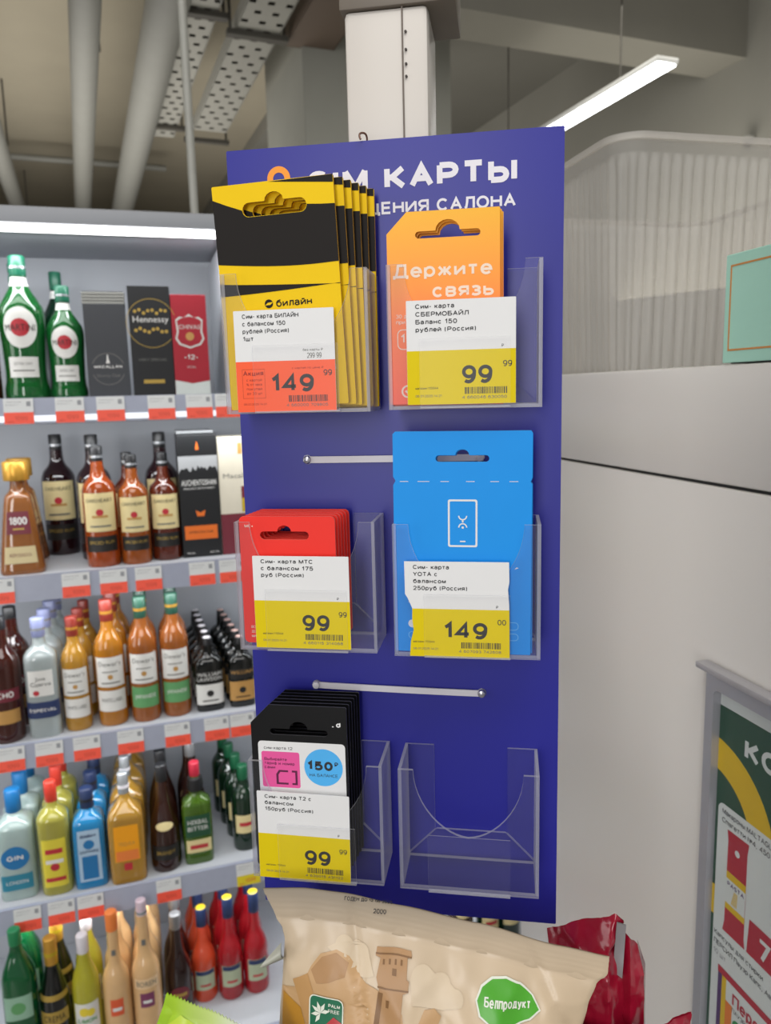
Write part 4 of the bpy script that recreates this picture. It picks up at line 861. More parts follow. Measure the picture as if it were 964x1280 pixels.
# ---- bottle kinds
def glass(name, hexc, trans=.42, rough=.05):
    m = M(name, hexc, rough, coat=.9, trans=trans, var=.12, scale=30); m.node_tree.nodes['Principled BSDF'].inputs['IOR'].default_value = 1.36; return m
def bottle_meshes(k):
    h, r, p, ay = k['h'], k['w'] / 2, k.get('p', 2.), k.get('ay', 1.)
    prof = [(a * r, z * h) for a, z in k['prof']]
    P2 = []
    for (r1, z1), (r2, z2) in zip(prof, prof[1:]):
        for i in range(3): s = i / 3; P2.append((r1 + (r2 - r1) * s, z1 + (z2 - z1) * s))
    P2.append(prof[-1])
    # soften
    for _ in range(1):
        P2 = [P2[0]] + [((a[0] + 2 * c[0] + e[0]) / 4, (a[1] + 2 * c[1] + e[1]) / 4) for a, c, e in zip(P2, P2[1:], P2[2:])] + [P2[-1]]
    def rad(z):
        for (r1, z1), (r2, z2) in zip(P2, P2[1:]):
            if z1 <= z <= z2: return r1 + (r2 - r1) * ((z - z1) / max(z2 - z1, 1e-6))
        return P2[-1][0]
    neck = .55 * h
    b = MB(mm)
    b.lathe([(P2[0][0] * .9, 0)] + P2, 32, 0, p=p, ay=ay)
    if p > 2:   # a square body still ends in a round neck
        b.v = []; b.f = []; b.m = []; n = 32
        rows = [(P2[0][0] * .9, 0)] + P2; v = []
        rm = max(q[0] for q in P2)
        for (rr, z) in rows:
            rt = (rr / rm); pe = p if rt > .8 else 2 + (p - 2) * max(0, (rt - .45) / .35); ae = ay if rt > .8 else 1 + (ay - 1) * max(0, (rt - .45) / .35)
            for i in range(n): a = 2 * pi * i / n; v.append((rr * sx_(a, pe), rr * ae * sy_(a, pe), z))
        f = [(j * n + i, j * n + (i + 1) % n, (j + 1) * n + (i + 1) % n, (j + 1) * n + i) for j in range(len(rows) - 1) for i in range(n)] + [tuple(range(n - 1, -1, -1)), tuple((len(rows) - 1) * n + i for i in range(n))]
        b.add(v, f)
    out = [('glass_body', b.mesh('glass_body', [k['glass']], 50))]
    c = k['cap']; b = MB(mm)
    cr, z0, z1 = c[0] * r, c[1] * h, c[2] * h
    b.lathe([(cr * .98, z0), (cr, z0 + 1), (cr * 1.0, z1 - 2.5), (cr * .92, z1 - .6), (cr * .8, z1)], 24)
    mats = [c[3]]
    if len(c) > 4: b.lathe([(cr * 1.03, z0 + (z1 - z0) * .35), (cr * 1.03, z0 + (z1 - z0) * .48)], 24, 1); mats.append(c[4])
    if k.get('captop'): b.lathe([(cr * .9, z1 + .1), (cr * .7, z1 + 2)], 20, len(mats)); mats.append(k['captop'])
    out.append(('cap', b.mesh('cap', mats, 50)))
    for lb in k.get('labels', ()):
        z0, z1, half, mat, prints = lb[0] * h, lb[1] * h, radians(lb[2]), lb[3], lb[4] if len(lb) > 4 else []
        round_ = lb[5] if len(lb) > 5 else 0
        def on(a, z, off):
            rr = rad(z) + off; an = -pi / 2 + a
            return (rr * sx_(an, p), rr * ay * sy_(an, p), z)
        b = MB(mm); zc = (z0 + z1) / 2
        if round_:
            hz = (z1 - z0) / 2; rm = rad(zc)
            v = [on(0, zc, .5)]; N = 28
            RRS = (.2, .4, .6, .8, 1.0)
            for rr_ in RRS:
                for i in range(N): a = 2 * pi * i / N; v.append(on(cos(a) * rr_ * half, zc + sin(a) * rr_ * hz, .5))
            f = [(0, 1 + i, 1 + (i + 1) % N) for i in range(N)] + [(1 + q * N + i, 1 + (q + 1) * N + i, 1 + (q + 1) * N + (i + 1) % N, 1 + q * N + (i + 1) % N) for q in range(4) for i in range(N)]
            b.add(v, f, 0)
        else:
            b.grid(lambda a, q: on(-half + 2 * half * a, z0 + (z1 - z0) * q, .5), 14, 6, 0)
        mats = [mat]
        for ip, pr in enumerate(prints):
            kind = pr[0]; m_ = pr[1]
            if m_ not in mats: mats.append(m_)
            mi = mats.index(m_); rm = rad(zc)
            conv = lambda x, z: on(x / rm, z, .9 + .25 * ip)
            if kind == 't': _, _, s, zf, hf, wf = pr; b.text(s, 0, (z0 + (z1 - z0) * zf), (z1 - z0) * hf, 0, mi, w=2 * half * rm * wf, bold=.02, align='c', fn=conv)
            elif kind == 'r':
                _, _, x0, q0, x1, q1 = pr; W_ = half * rm
                b.grid(lambda a, q: conv((x0 + (x1 - x0) * a) * W_, z0 + (z1 - z0) * (q0 + (q1 - q0) * q)), 8, 3, mi)
            elif kind == 'c':
                _, _, x, q, rr_ = pr; W_ = half * rm; b.drape([circ(x * W_, z0 + (z1 - z0) * q, rr_ * (z1 - z0), 20)], conv, mi, 6)
        out.append((lb[6] if len(lb) > 6 else 'label', b.mesh('label', mats, 60)))
    for ex in k.get('extra', ()):
        b = MB(mm); b.lathe([(a * r, z * h) for a, z in ex[1]], 24); out.append((ex[0], b.mesh(ex[0], [ex[2]], 50)))
    return out
CAPK = M('cap_black', '19191B', .35); CAPG = M('cap_green', '104C30', .35); CAPR = M('cap_red', '7A2A20', .35); CAPS = M('cap_silver', 'B8BCC0', .25, metal=.7); CAPGO = M('cap_gold', 'C8963C', .3, metal=.5)
CAPB = M('cap_blue', '145C90', .35); CAPW = M('cap_white', 'D8D4DA', .4); CAPO = M('cap_orange', 'E8803C', .4); CAPRR = M('cap_bright_red', 'A82E20', .35); CAPN = M('cap_navy', '1C2A4C', .4); CAPY = M('cap_yellow', 'B89C1C', .4); CAPTE = M('cap_teal', '165E46', .35)
LW = M('label_white', 'DDDCD8', .55); LC = M('label_cream', 'DCCB96', .55); LK = M('label_black', '1A1816', .5); LG = M('label_green', '5E9A62', .5); LR = M('label_red', 'B82A36', .5); LM = M('label_maroon', '6E2230', .5)
LT = M('label_tan', 'B98C4C', .5); LY_ = M('label_amber', 'F0A010', .5); LB = M('label_blue', '1F6FA8', .5); LN = M('label_navy', '24345E', .5); LGO = M('label_gold', 'B89A4A', .4, metal=.4); LY2 = M('label_yellow', 'E4CC3A', .5)
MART = [(.93, 0), (.97, .02), (.98, .08), (.90, .13), (.88, .2), (.93, .4), (1, .56), (.96, .64), (.7, .71), (.42, .78), (.34, .83), (.32, .9)]
STD = [(.96, 0), (1, .02), (1, .59), (.97, .64), (.84, .69), (.60, .735), (.46, .77), (.42, .82), (.40, .9)]
OAKP = [(.96, 0), (1, .02), (1, .60), (.97, .65), (.82, .70), (.54, .74), (.40, .78), (.36, .9)]
SQP = [(.97, 0), (1, .02), (1, .645), (.96, .69), (.7, .735), (.44, .765), (.38, .80), (.36, .9)]
KINDS = {}
def martini_labels(): return [(.36, .64, 44, LW, [('c', LR, 0, .5, .22), ('t', LK, 'MARTINI', .42, .16, .86)], 1), (.16, .30, 42, LW, [('t', GREYINK, 'EXTRA DRY', .6, .14, .6), ('r', GREYINK, -.7, .3, .7, .36)])]
KINDS['vermouth_large'] = dict(h=298, w=92, prof=MART, glass=glass('glass_green', '166A2E'), cap=(.36, .86, 1, CAPTE, CAPS), labels=martini_labels() + [(.79, .85, 80, LW, [], 0, 'neck_label')])
KINDS['vermouth_small'] = dict(h=237, w=76, prof=MART, glass=glass('glass_green', ''), cap=(.38, .86, 1, CAPTE, CAPS), labels=martini_labels() + [(.79, .85, 80, LW, [], 0, 'neck_label')])
KINDS['vermouth_dark'] = dict(h=290, w=74, prof=MART, glass=glass('glass_dkgreen', '0E3020'), cap=(.36, .86, 1, CAPTE), labels=[(.79, .85, 80, LW, [], 0, 'neck_label')])
KINDS['tequila_trapezoid'] = dict(h=242, w=92, p=5., prof=[(.97, 0), (1, .03), (.98, .06), (.62, .66), (.55, .70), (.34, .74), (.3, .84)], glass=glass('glass_tequila', 'A86A34'), cap=(.58, .83, 1, CAPGO), labels=[(.36, .56, 34, LM, [('t', LW, '1800', .42, .34, .8), ('r', LGO, -.5, .2, .5, .26)]), (.10, .25, 38, M('label_buff', 'C8B88C', .5), [('t', LM, 'REPOSADO', .4, .2, .7)])])
for nm, gl, hx, h in (('rum_dark', 'glass_rum_dark', '2A1016', 289), ('rum_amber', 'glass_rum_amber', 'B4501C', 268), ('rum_gold', 'glass_rum_gold', 'AE5A20', 246), ('rum_brown', 'glass_rum_brown', '6A2A16', 246)):
    KINDS[nm] = dict(h=h, w=h * .272, prof=OAKP, glass=glass(gl, hx), cap=(.37, .85, 1, CAPK, CAPS), labels=[(.30, .62, 58, LC, [('t', LK, 'OAKHEART', .76, .1, .8), ('c', LR, 0, .5, .09), ('r', LT, -.45, .36, .45, .42), ('r', GREYINK, -.6, .12, .6, .16)]), (.13, .26, 58, LK, [('t', LGO, 'SPICED RUM', .5, .2, .75)])])
KINDS['liqueur_brown'] = dict(h=279, w=72, prof=STD, glass=glass('glass_liq_brown', '4A1C14'), cap=(.4, .84, 1, CAPK), labels=[(.34, .44, 60, LM, [('t', LW, 'OCHO', .3, .5, .6)]), (.16, .27, 55, LT, [])])
KINDS['tequila_clear'] = dict(h=267, w=70, p=3., prof=SQP, glass=glass('glass_clear', 'C8D2D2', trans=.5), cap=(.42, .84, 1, M('cap_violet', '787EA0', .35), CAPS), labels=[(.36, .58, 40, LW, [('t', LK, 'Jose', .62, .14, .4), ('t', LK, 'Cuervo', .4, .16, .8), ('c', LR, -.4, .14, .1)]), (.17, .31, 62, LN, [('t', LW, 'ESPECIAL', .4, .2, .7)])])
for nm, hx, gl, cp, h, second in (('whisky_light', 'D09A38', 'glass_whisky_light', CAPR, 260, LW), ('whisky_white', 'CC8628', 'glass_whisky_amber', CAPR, 291, LW), ('whisky_green', 'B0662C', 'glass_whisky_copper', M('cap_sage', '24483A', .35), 291, LG)):
    KINDS[nm] = dict(h=h, w=h * .228, prof=STD, glass=glass(gl, hx), cap=(.44, .83, 1, cp, CAPGO), labels=[(.32, .56, 58, LW, [('t', GREYINK, "Dewar's", .7, .16, .75), ('r', GREYINK, -.5, .5, .5, .53), ('c', LT, 0, .34, .08), ('r', GREYINK, -.6, .12, .6, .16)]), (.12, .29, 60, second, [('t', LW if second is LG else GREYINK, 'JAPANESE' if second is LG else 'WHITE LABEL', .46, .18, .7)])])
KINDS['whisky_small_white'] = dict(h=176, w=66, p=3., ay=.7, prof=SQP, glass=glass('glass_black', '0F110F'), cap=(.32, .82, 1, CAPK), captop=CAPW, labels=[(.1, .38, 60, LW, [('c', LK, 0, .55, .16), ('r', LK, -.5, .16, .5, .22)]), (.42, .56, 60, LK, [('t', LW, 'WILLIAM', .55, .35, .8), ('t', LW, 'LAWSON', .08, .35, .8)])])
KINDS['whisky_small_tan'] = dict(h=170, w=62, p=3., ay=.7, prof=SQP, glass=glass('glass_black', ''), cap=(.32, .82, 1, CAPK), captop=M('cap_rose', 'B89890', .4), labels=[(.1, .38, 60, LT, [('c', LK, 0, .55, .16), ('r', LK, -.5, .16, .5, .22)]), (.42, .56, 60, LK, [('t', LT, 'WILLIAM', .5, .35, .8)])])
KINDS['gin_clear'] = dict(h=252, w=80, p=4.5, prof=SQP, glass=glass('glass_gin', 'C4D8D4', trans=.45), cap=(.42, .79, 1, CAPB), labels=[(.3, .52, 38, LB, [('t', LW, 'GIN', .4, .22, .6)], 1), (.1, .25, 42, M('label_teal', '2A7E96', .5), [('t', LW, 'LONDON', .4, .22, .7)])])
KINDS['gin_yellow'] = dict(h=264, w=70, p=3., prof=SQP, glass=glass('glass_yellow', 'BDB650', trans=.4), cap=(.38, .80, 1, CAPRR), labels=[(.08, .52, 40, M('label_lemon', 'D8C83C', .5), [('r', LR, -.7, .7, .7, .8), ('c', LR, 0, .42, .08), ('r', LR, -.8, .12, .8, .2), ('r', LW, -.7, .5, .7, .58)])])
KINDS['gin_blue'] = dict(h=232, w=73, p=6., prof=[(.97, 0), (1, .03), (.97, .66), (.8, .72), (.4, .78), (.34, .84), (.34, .9)], glass=glass('glass_sapphire', '2A9AD8', trans=.4), cap=(.42, .80, 1, CAPN, CAPK), captop=M('cap_navy', ''), labels=[(.08, .62, 34, M('label_ice', 'A8C2D8', .5), [('c', LB, 0, .72, .09), ('t', LN, 'BOMBAY', .86, .06, .75), ('t', LN, 'SAPPHIRE', .56, .06, .85), ('r', LB, -.7, .05, .7, .5)]), (.86, .94, 30, LW, [], 0, 'neck_label')])
KINDS['tequila_gold'] = dict(h=258, w=82, p=6., prof=[(.97, 0), (1, .02), (1, .58), (.9, .65), (.5, .72), (.3, .77), (.28, .9)], glass=glass('glass_gold', 'CC9C3C', trans=.45), cap=(.3, .78, 1, CAPS, CAPW), labels=[(.22, .56, 34, LY_, [('t', LT, 'TEQUILA', .45, .1, .7), ('r', CAPO, -.9, .02, .9, .3)]), (.13, .2, 12, LR, [])])
KINDS['brandy_dark'] = dict(h=260, w=72, prof=[(.95, 0), (1, .02), (1, .25), (.9, .42), (.6, .56), (.42, .66), (.36, .78), (.36, .9)], glass=glass('glass_brandy', '3A1C14'), cap=(.38, .84, 1, CAPK), labels=[(.40, .48, 40, LC, [], 1), (.12, .26, 58, LK, [('t', LGO, 'BRANDY', .4, .25, .6)])])
KINDS['herbal_green'] = dict(h=252, w=70, p=4., ay=.75, prof=[(.97, 0), (1, .02), (1, .56), (.9, .62), (.5, .66), (.36, .7), (.32, .88)], glass=glass('glass_herbal', '50741C'), cap=(.34, .86, 1, M('cap_scarlet', '9C2032', .35)), labels=[(.28, .5, 44, M('label_forest', '1E4A30', .5), [('t', LW, 'HERBAL', .6, .2, .8), ('t', LW, 'BITTER', .3, .2, .8)]), (.12, .25, 44, LC, [('r', LR, -.7, .3, .7, .6)])], extra=[('security_collar', [(.34, .71), (.52, .72), (.56, .77), (.5, .84), (.34, .85)], CAPK)])
KINDS['liqueur_dkgreen'] = dict(h=215, w=62, prof=STD, glass=glass('glass_bottle_dkgreen', '12301E'), cap=(.42, .8, 1, CAPG), labels=[(.22, .44, 50, LC, [('r', LR, -.6, .4, .6, .6)])])
KINDS['liqueur_green'] = dict(h=350, w=70, p=3., prof=[(.97, 0), (1, .02), (1, .62), (.95, .7), (.6, .8), (.36, .86), (.34, .93)], glass=glass('glass_emerald', '0A6434'), cap=(.38, .9, 1, M('cap_emerald', '1E7A4A', .4)), labels=[(.44, .60, 44, M('label_silver_green', '8EB49C', .5), [('c', LG, 0, .5, .25)])])
KINDS['liqueur_black'] = dict(h=314, w=64, prof=[(.95, 0), (1, .02), (1, .48), (.9, .58), (.55, .72), (.4, .8), (.38, .9)], glass=glass('glass_black', ''), cap=(.44, .8, 1, CAPGO, CAPY), labels=[(.56, .6, 80, LGO, [], 0, 'neck_label'), (.38, .48, 60, LGO, [('t', LK, 'CREMA', .25, .5, .7)])])
KINDS['limoncello'] = dict(h=304, w=62, prof=[(.95, 0), (1, .02), (1, .56), (.9, .66), (.55, .76), (.42, .82), (.4, .9)], glass=glass('glass_lemon', 'CFC93A'), cap=(.42, .86, 1, CAPW), labels=[(.28, .5, 52, LW, [('c', LY2, -.2, .7, .16), ('c', LY2, .3, .66, .14), ('t', LG, 'LIMON', .3, .16, .7)])])
CREAMP = [(.95, 0), (1, .02), (1, .46), (.97, .52), (.84, .57), (.58, .62), (.44, .66), (.39, .74), (.38, .9)]
KINDS['cream_orange'] = dict(h=345, w=63, prof=CREAMP, glass=glass('glass_cream', 'D6AE7C', 0., .15), cap=(.42, .87, 1, CAPO), labels=[(.3, .42, 26, M('label_coral', 'D85A34', .5), [('r', LW, -.7, .3, .7, .5)]), (.70, .74, 20, GREYINK, [], 0, 'neck_label')])
KINDS['cream_pink'] = dict(h=358, w=65, prof=CREAMP, glass=glass('glass_cream', ''), cap=(.36, .86, 1, M('cap_pinkwhite', 'D8C4D0', .35, metal=.3), CAPS), labels=[(.43, .5, 50, M('label_creamy', 'DEBE94', .5), [('t', GREYINK, 'BOREN', .25, .5, .8)]), (.3, .4, 28, M('label_plum', '7A3A5C', .5), [('r', LW, -.6, .3, .6, .5)]), (.70, .74, 20, GREYINK, [], 0, 'neck_label')])
KINDS['balsam_dark'] = dict(h=264, w=67, prof=[(.95, 0), (1, .02), (1, .4), (.85, .5), (.5, .62), (.4, .74), (.38, .9)], glass=glass('glass_balsam', '2E1614'), cap=(.42, .86, 1, M('cap_pewter', '8A8A8C', .3, metal=.6)), labels=[(.18, .34, 40, LM, [('r', LGO, -.7, .4, .7, .6)], 1)])
KINDS['aperitif_red'] = dict(h=262, w=63, prof=[(.95, 0), (1, .02), (1, .40), (.95, .47), (.76, .54), (.52, .61), (.42, .70), (.40, .88)], glass=glass('glass_red', 'BC1E2A'), cap=(.42, .80, 1, CAPN), captop=CAPY, labels=[(.14, .36, 46, M('label_pale_green', 'AEB89A', .5), [('r', LN, -.9, .78, .9, .98), ('r', LR, -.5, .2, .5, .3)])])
KINDS['aperitif_orange'] = dict(KINDS['aperitif_red'], h=240, glass=glass('glass_orange', 'EC5A36'))
for k_ in ('liqueur_green', 'cream_orange', 'cream_pink'): KINDS[k_ + '_back'] = dict(KINDS[k_], h=338)
CACHE = {}
def bottle(kind, s, u, w_, label, group, spin=0.):
    u, w_ = u * mm, w_ * mm; k = KINDS[kind]
    mw = SHELF.mw(u, SL[s] + .0004, w_, spin=spin)
    if kind not in CACHE:
        t = empty('bottle', mw, label, 'bottle', group)
        for nm, me in bottle_meshes(k):
            o = bpy.data.objects.new(nm, me); COL.objects.link(o); o.parent = t
        CACHE[kind] = t; return t
    return copy_tree(CACHE[kind], mw, label, group)
ORDN = ['second', 'third', 'fourth', 'fifth', 'sixth', 'seventh', 'eighth', 'ninth']
def row(kind, s, u, wf, n, step, du, label, name, group, back=None):
    """front bottle plus n-1 behind it; wf = front face depth"""
    k = KINDS[kind]; r = k['w'] / 2 * k.get('ay', 1.)
    bottle(kind, s, u, wf - r, label, group)
    for i in range(1, n):
        kk = back or kind
        bottle(kk, s, u + du * i, wf - r - step * i, '%s %s bottle in the row behind the front one' % (ORDN[i - 1], name), group)
# top shelf
g = 'bottles on the top shelf'
row('vermouth_large', 0, -182, -22, 2, 100, -16, 'large green vermouth bottle with round white label, left on the top shelf', 'large green vermouth', g)
bottle('vermouth_small', 0, -99, -62, 'smaller green vermouth bottle beside the grey cartons on the top shelf', g)
bottle('vermouth_dark', 0, -124, -226, 'dark green bottle standing behind the smaller green vermouth', g)
bottle('liqueur_brown', 0, -268, -70, 'dark bottle cut off by the left edge on the top shelf', g)
# cartons
def carton(name, s, u, w_, wd, dp, h, mats, draw, label, group='bottle cartons on the shelves', cat='carton'):
    b = MB(mm); b.box(0, wd, 0, dp, 0, h, 0, bev=.8); draw(b)
    o = b.build(name, mats, None, SHELF.mw(u * mm, SL[s] + .0004, w_ * mm), smooth=0); tag(o, label, cat, group); return o
CG = M('carton_charcoal', '35373C', .5); CK = M('carton_black', '17181A', .4); CR = M('carton_red', 'A01C2C', .4); CGL = M('carton_grey_lid', '8C8C86', .5); SLV = M('carton_silver', 'B0B2B4', .35, metal=.3); COR = M('carton_orange', 'DA6A1E', .5); CCR = M('carton_cream', 'CFC8B6', .5)
def d1(b):
    b.flat(arc_band(42, 62, 34, 20, 160, 1.5), -.3, 1); b.flat(arc_band(42, 62, 34, 200, 340, 1.5), -.3, 1)
    b.flat([(38, 74), (46, 74), (44, 82), (43, 92), (41, 92), (40, 82)], -.3, 2); b.text('MACALLAN', 42, 64, 6, -.3, 2, w=56, bold=.02, align='c'); b.text('Sherry Oak', 42, 45, 7, -.3, 1, w=48, align='c')
o = carton('whisky_carton', 0, -58, -25, 84, 84, 198, [CG, GREYINK, LW], d1, 'charcoal whisky carton with white lettering beside the smaller green bottle')
b = MB(mm)
for k in range(4): b.box(-1.0, 85, 1.5, 85, 198.2 + 6.4 * k, 198.2 + 6.4 * k + 4.6, 0, bev=.5); b.box(1, 83, 3, 83, 198.2 + 6.4 * k + 4.6, 198.2 + 6.4 * k + 6.4, 1)
b.build('lid', [CGL, CG], o, smooth=0)
def d2(b):
    b.flat(arc_band(46, 158, 52, 20, 320, 1.2, 30), -.3, 1); b.text('Hennessy', 45, 160, 13, -.4, 2, w=74, bold=.012, align='c')
    for x in range(8): b.shape([circ(13 + x * 9, 183 + 4 * sin(x * 2.2), 3.6, 10)], -.3, .1, 1); b.shape([circ(13 + x * 9, 143 + 4 * sin(x * 1.7), 3.8, 10)], -.3, .1, 1)
    b.text('VERY SPECIAL', 44, 78, 5.5, -.3, 3, w=60, align='c'); b.rect(22, 30, 66, 38, -.3, 1)
carton('cognac_carton', 0, 33, -25, 87, 88, 236, [CK, LGO, LW, GREYINK], d2, 'tall black cognac carton with gold scrollwork on the top shelf')
def d3(b):
    b.flat([(0.2, .2), (74.8, .2), (74.8, 34), (37, 28), (.2, 36)], -.3, 1)
    b.shape([[(8, 165), (16, 172), (26, 170), (37, 178), (48, 170), (58, 172), (66, 165), (64, 140), (68, 125), (60, 112), (37, 104), (14, 112), (6, 125), (10, 140)]], -.3, .1, 1)
    b.shape([[(11, 163), (18, 168), (37, 173), (56, 168), (63, 163), (60, 140), (64, 126), (57, 115), (37, 108), (17, 115), (10, 126), (14, 140)]], -.42, .1, 0)
    b.text('CHIVAS', 37, 146, 9, -.6, 1, w=46, bold=.012, align='c'); b.shape([circ(37, 130, 9, 16)], -.5, .1, 2); b.text('-12-', 37, 80, 11, -.5, 1, w=30, bold=.02, align='c'); b.text('RITUAL', 37, 62, 4, -.4, 1, align='c')
carton('whisky_carton', 0, 121, -25, 75, 75, 219, [CR, M('carton_offwhite', 'C9CFCB', .5), LT], d3, 'red and white whisky carton marked 12 on the top shelf')
# second shelf
g = 'bottles on the second shelf'
row('tequila_trapezoid', 1, -224, -30, 2, 95, -6, 'tapered amber tequila bottle with a wide gold cap', 'tapered amber tequila', g)
row('rum_dark', 1, -158, -216, 1, 85, 0, 'dark rum bottle with cream label behind the tapered tequila', 'dark rum', g)
bottle('rum_amber', 1, -58, -70, 'bright amber rum bottle with cream label, tallest of the amber ones', g)
bottle('rum_dark', 1, -72, -165, 'dark rum bottle half hidden behind the tall amber rum', g)
bottle('rum_gold', 1, 13.5, -68, 'golden amber rum bottle between the bright amber and the brown one', g); bottle('rum_brown', 1, 3, -150, 'brown rum bottle directly behind the golden amber one', g)
bottle('rum_brown', 1, 81.5, -85, 'reddish brown rum bottle beside the black carton', g); bottle('rum_dark', 1, 80, -178, 'dark rum bottle behind the reddish brown one by the black carton', g)
def d4(b):
    b.flat([(.2, 196), (88, 196), (88, 236), (.2, 236)], -.3, 1); r_ = random.Random(3)
    P = [(.2, 196)] + [(x, 200 + r_.random() * 14) for x in range(4, 88, 4)] + [(88, 196)]; b.flat(P, -.4, 0)
    b.flat([(40, 250), (48, 250), (46, 262), (44, 270), (42, 262)], -.35, 2); b.text('AUCHENTOSHAN', 44, 168, 13, -.35, 3, w=78, bold=.02, align='c'); b.text('SINGLE MALT SCOTCH WHISKY', 44, 159, 4, -.35, 3, w=70, align='c')
    b.flat([(36, 96), (52, 96), (55, 110), (44, 104), (33, 110)], -.35, 2); b.rect(6, 42, 80, 74, -.35, 2); b.text('AMERICAN OAK', 43, 56, 6, -.45, 0, w=56, align='c'); b.text('700 ML', 8, 8, 4, -.35, 3); b.text('40% VOL', 60, 8, 4, -.35, 3)
carton('whisky_carton', 1, 116, -60, 89, 90, 284, [CK, SLV, COR, LW], d4, 'black whisky carton with an orange band on the second shelf')
carton('whisky_carton', 1, 120, -155, 86, 90, 290, [SLV, CGL, LW], lambda b: b.rect(2, 2, 87, 280, -.3, 1), 'silver carton edge showing behind the black and orange carton')
def d5(b):
    b.rect(.2, .2, 89.8, 96, -.3, 1); b.text('Macallan', 45, 180, 11, -.3, 2, w=70, align='c'); b.rect(50, 130, 60, 160, -.3, 1); b.rect(50, 100, 60, 132, -.35, 3); b.rect(46, 236, 56, 262, -.3, 4)
carton('whisky_carton', 1, 206, -62, 90, 88, 276, [CCR, LM, GREYINK, CAPY, LT], d5, 'cream and maroon carton cut off by the edge of the blue panel')
# third shelf
g = 'bottles on the third shelf'
row('liqueur_brown', 2, -285, -12, 2, 84, 10, 'dark brown liqueur bottle at the left edge of the third shelf', 'dark brown liqueur', g)
row('tequila_clear', 2, -208, -18, 4, 74, 5, 'clear silver tequila bottle with a navy band', 'clear silver tequila', g)
row('whisky_light', 2, -139, -28, 3, 72, 8, 'smaller pale whisky bottle beside the clear tequila', 'smaller pale whisky', g)
row('whisky_white', 2, -64, -28, 3, 76, 6, 'taller whisky bottle with two white labels and a red cap', 'taller white label whisky', g, back='whisky_white')
row('whisky_green', 2, 9, -24, 2, 76, 1, 'green band whisky bottle next to the taller white label one', 'inner green band whisky', g)
row('whisky_green', 2, 79.5, -30, 2, 76, 0, 'green band whisky bottle beside the small black bottles', 'end green band whisky', g)
row('whisky_small_white', 2, 155, -32, 6, 50, -2, 'small black whisky bottle with white label and white cap', 'small white label', g)
row('whisky_small_tan', 2, 231, -32, 6, 50, -4, 'small black whisky bottle with tan label at the panel edge', 'small tan label', g)
# fourth shelf
g = 'bottles on the fourth shelf'
row('gin_clear', 3, -296, -24, 3, 84, 4, 'clear gin bottle with bright blue cap and round label', 'clear gin', g)
row('gin_yellow', 3, -214, -14, 3, 74, 4, 'yellow gin bottle with a bright red cap', 'yellow gin', g)
row('gin_blue', 3, -139.5, -14, 3, 82, 4, 'sapphire blue square gin bottle with pale label', 'sapphire blue gin', g)
row('tequila_gold', 3, -57, -4, 4, 86, 2, 'square golden tequila bottle with an orange label', 'square golden tequila', g)
row('brandy_dark', 3, 29, -16, 3, 78, 0, 'dark brown brandy bottle beside the golden tequila', 'dark brandy', g)
row('herbal_green', 3, 106, -26, 1, 70, 0, 'green herbal liqueur bottle with red cap and black collar', 'green herbal', g)
row('balsam_dark', 3, 102, -110, 2, 76, -3, 'dark bottle standing behind the green herbal liqueur', 'dark balsam', g)
row('liqueur_dkgreen', 3, 222, -40, 4, 66, -10, 'dark green bottle at the panel edge on the fourth shelf', 'dark green', g)
# bottom shelf
g = 'bottles on the bottom shelf'
row('liqueur_green', 4, -301, 80, 2, 84, 4, 'emerald green bottle at the left of the bottom shelf', 'emerald green', g, 'liqueur_green_back')
row('liqueur_black', 4, -232, 79, 2, 78, 4, 'black bottle with gold neck on the bottom shelf', 'black and gold', g)
row('limoncello', 4, -165.5, 78, 2, 78, 2, 'yellow lemon liqueur bottle with white cap', 'yellow lemon liqueur', g)
row('cream_orange', 4, -101, 78, 3, 72, 2, 'cream coloured liqueur bottle with orange cap', 'orange capped cream', g, 'cream_orange_back')
row('cream_pink', 4, -35, 79, 4, 72, 1, 'cream coloured liqueur bottle with pinkish white cap', 'pink capped cream', g, 'cream_pink_back')
row('balsam_dark', 4, 37, 20, 2, 78, 0, 'dark balsam bottle between cream and red bottles', 'low dark balsam', g)
row('aperitif_orange', 4, 99, -18, 3, 78, -4, 'orange red aperitif bottle with navy and yellow cap', 'orange aperitif', g)
row('aperitif_red', 4, 163, -4, 3, 78, -4, 'red aperitif bottle, middle of the three front ones', 'middle red aperitif', g)
row('aperitif_red', 4, 227, -4, 3, 78, -4, 'red aperitif bottle nearest the snack bag', 'right hand red aperitif'.replace('right hand', 'end'), g)
bottle('brandy_dark', 4, 770, 10, 'brown bottle glimpsed in the gap below the panel', g)
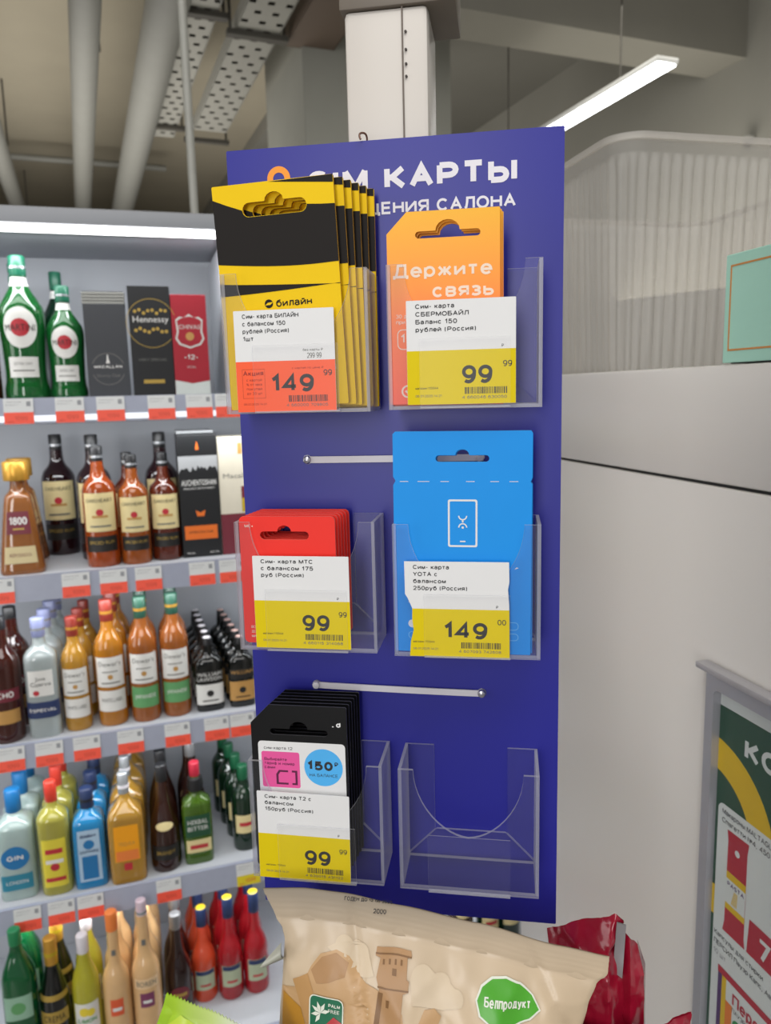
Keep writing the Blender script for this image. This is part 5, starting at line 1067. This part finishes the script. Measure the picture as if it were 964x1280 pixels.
bottle('liqueur_dkgreen', 4, 850, 10, 'dark green bottle glimpsed in the gap below the panel, nearer the cabinet', g); bottle('liqueur_dkgreen', 4, 915, 6, 'second dark green bottle in the gap below the panel, beside the cabinet', g)
# ---- price tags clipped on the rails
SR = M('shelftag_red', 'F0543C', .5); SW = M('shelftag_white', 'D2D4D4', .5); SGR = M('shelftag_grey', '8E9094', .6); SY = M('shelftag_yellow', 'D8C420', .5)
def rail_meshes(lowm):
    b = MB(mm); b.box(0, 56, -.4, .4, 0, 52, 0); b.rect(0.2, .2, 55.8, 24, -.5, 1); b.text('с балансом цена', 4, 44, 3, -.5, 2, w=30); b.text('бутылка 0.7 л', 4, 38, 3, -.5, 2, w=24)
    b.rect(43, 36, 51, 46, -.5, 2)
    b.text('1099', 32, 7, 9, -.6, 3, w=24, align='c'); b.bars(6, 3, 18, 6, -.6, 3)
    return b.mesh('price_tag', [SW, lowm, SGR, M('shelftag_dkred', 'C8402C', .5)], 0)
RM = rail_meshes(SR); RY = rail_meshes(SY)
WHAT = [['large green vermouth', 'smaller green vermouth', 'charcoal carton', 'black cognac carton', 'red and white carton', 'shelf end by the panel'],
        ['tapered tequila', 'dark rum', 'tall amber rum', 'golden rum', 'black and orange carton', 'cream carton'],
        ['dark brown liqueur', 'clear tequila', 'smaller pale whisky', 'first green band whisky', 'second green band whisky', 'small white label bottles', 'small tan label bottles'],
        ['clear gin', 'yellow gin', 'sapphire blue gin', 'dark brandy', 'dark green bottles']]
NS = ['top', 'second', 'third', 'fourth']
for s, us in enumerate(([-193, -96, -16, 87, 166, 228], [-262, -114, -38, 35, 150, 216], [-275, -198, -121, -29, 73, 161, 220], [-275, -205, -143, 29, 214])):
    for i, u in enumerate(us):
        yel = s == 3 and i == 4
        o = bpy.data.objects.new('shelf_price_tag', RY if yel else RM); COL.objects.link(o)
        o.matrix_world = SHELF.mw((u - 28) * mm, SL[s] - .047, .0262, lean=radians(-11))
        tag(o, '%s and white shelf tag below the %s, %s shelf rail' % ('yellow' if yel else 'red', WHAT[s][i], NS[s]), 'price tag', 'price tags on the shelf rails')
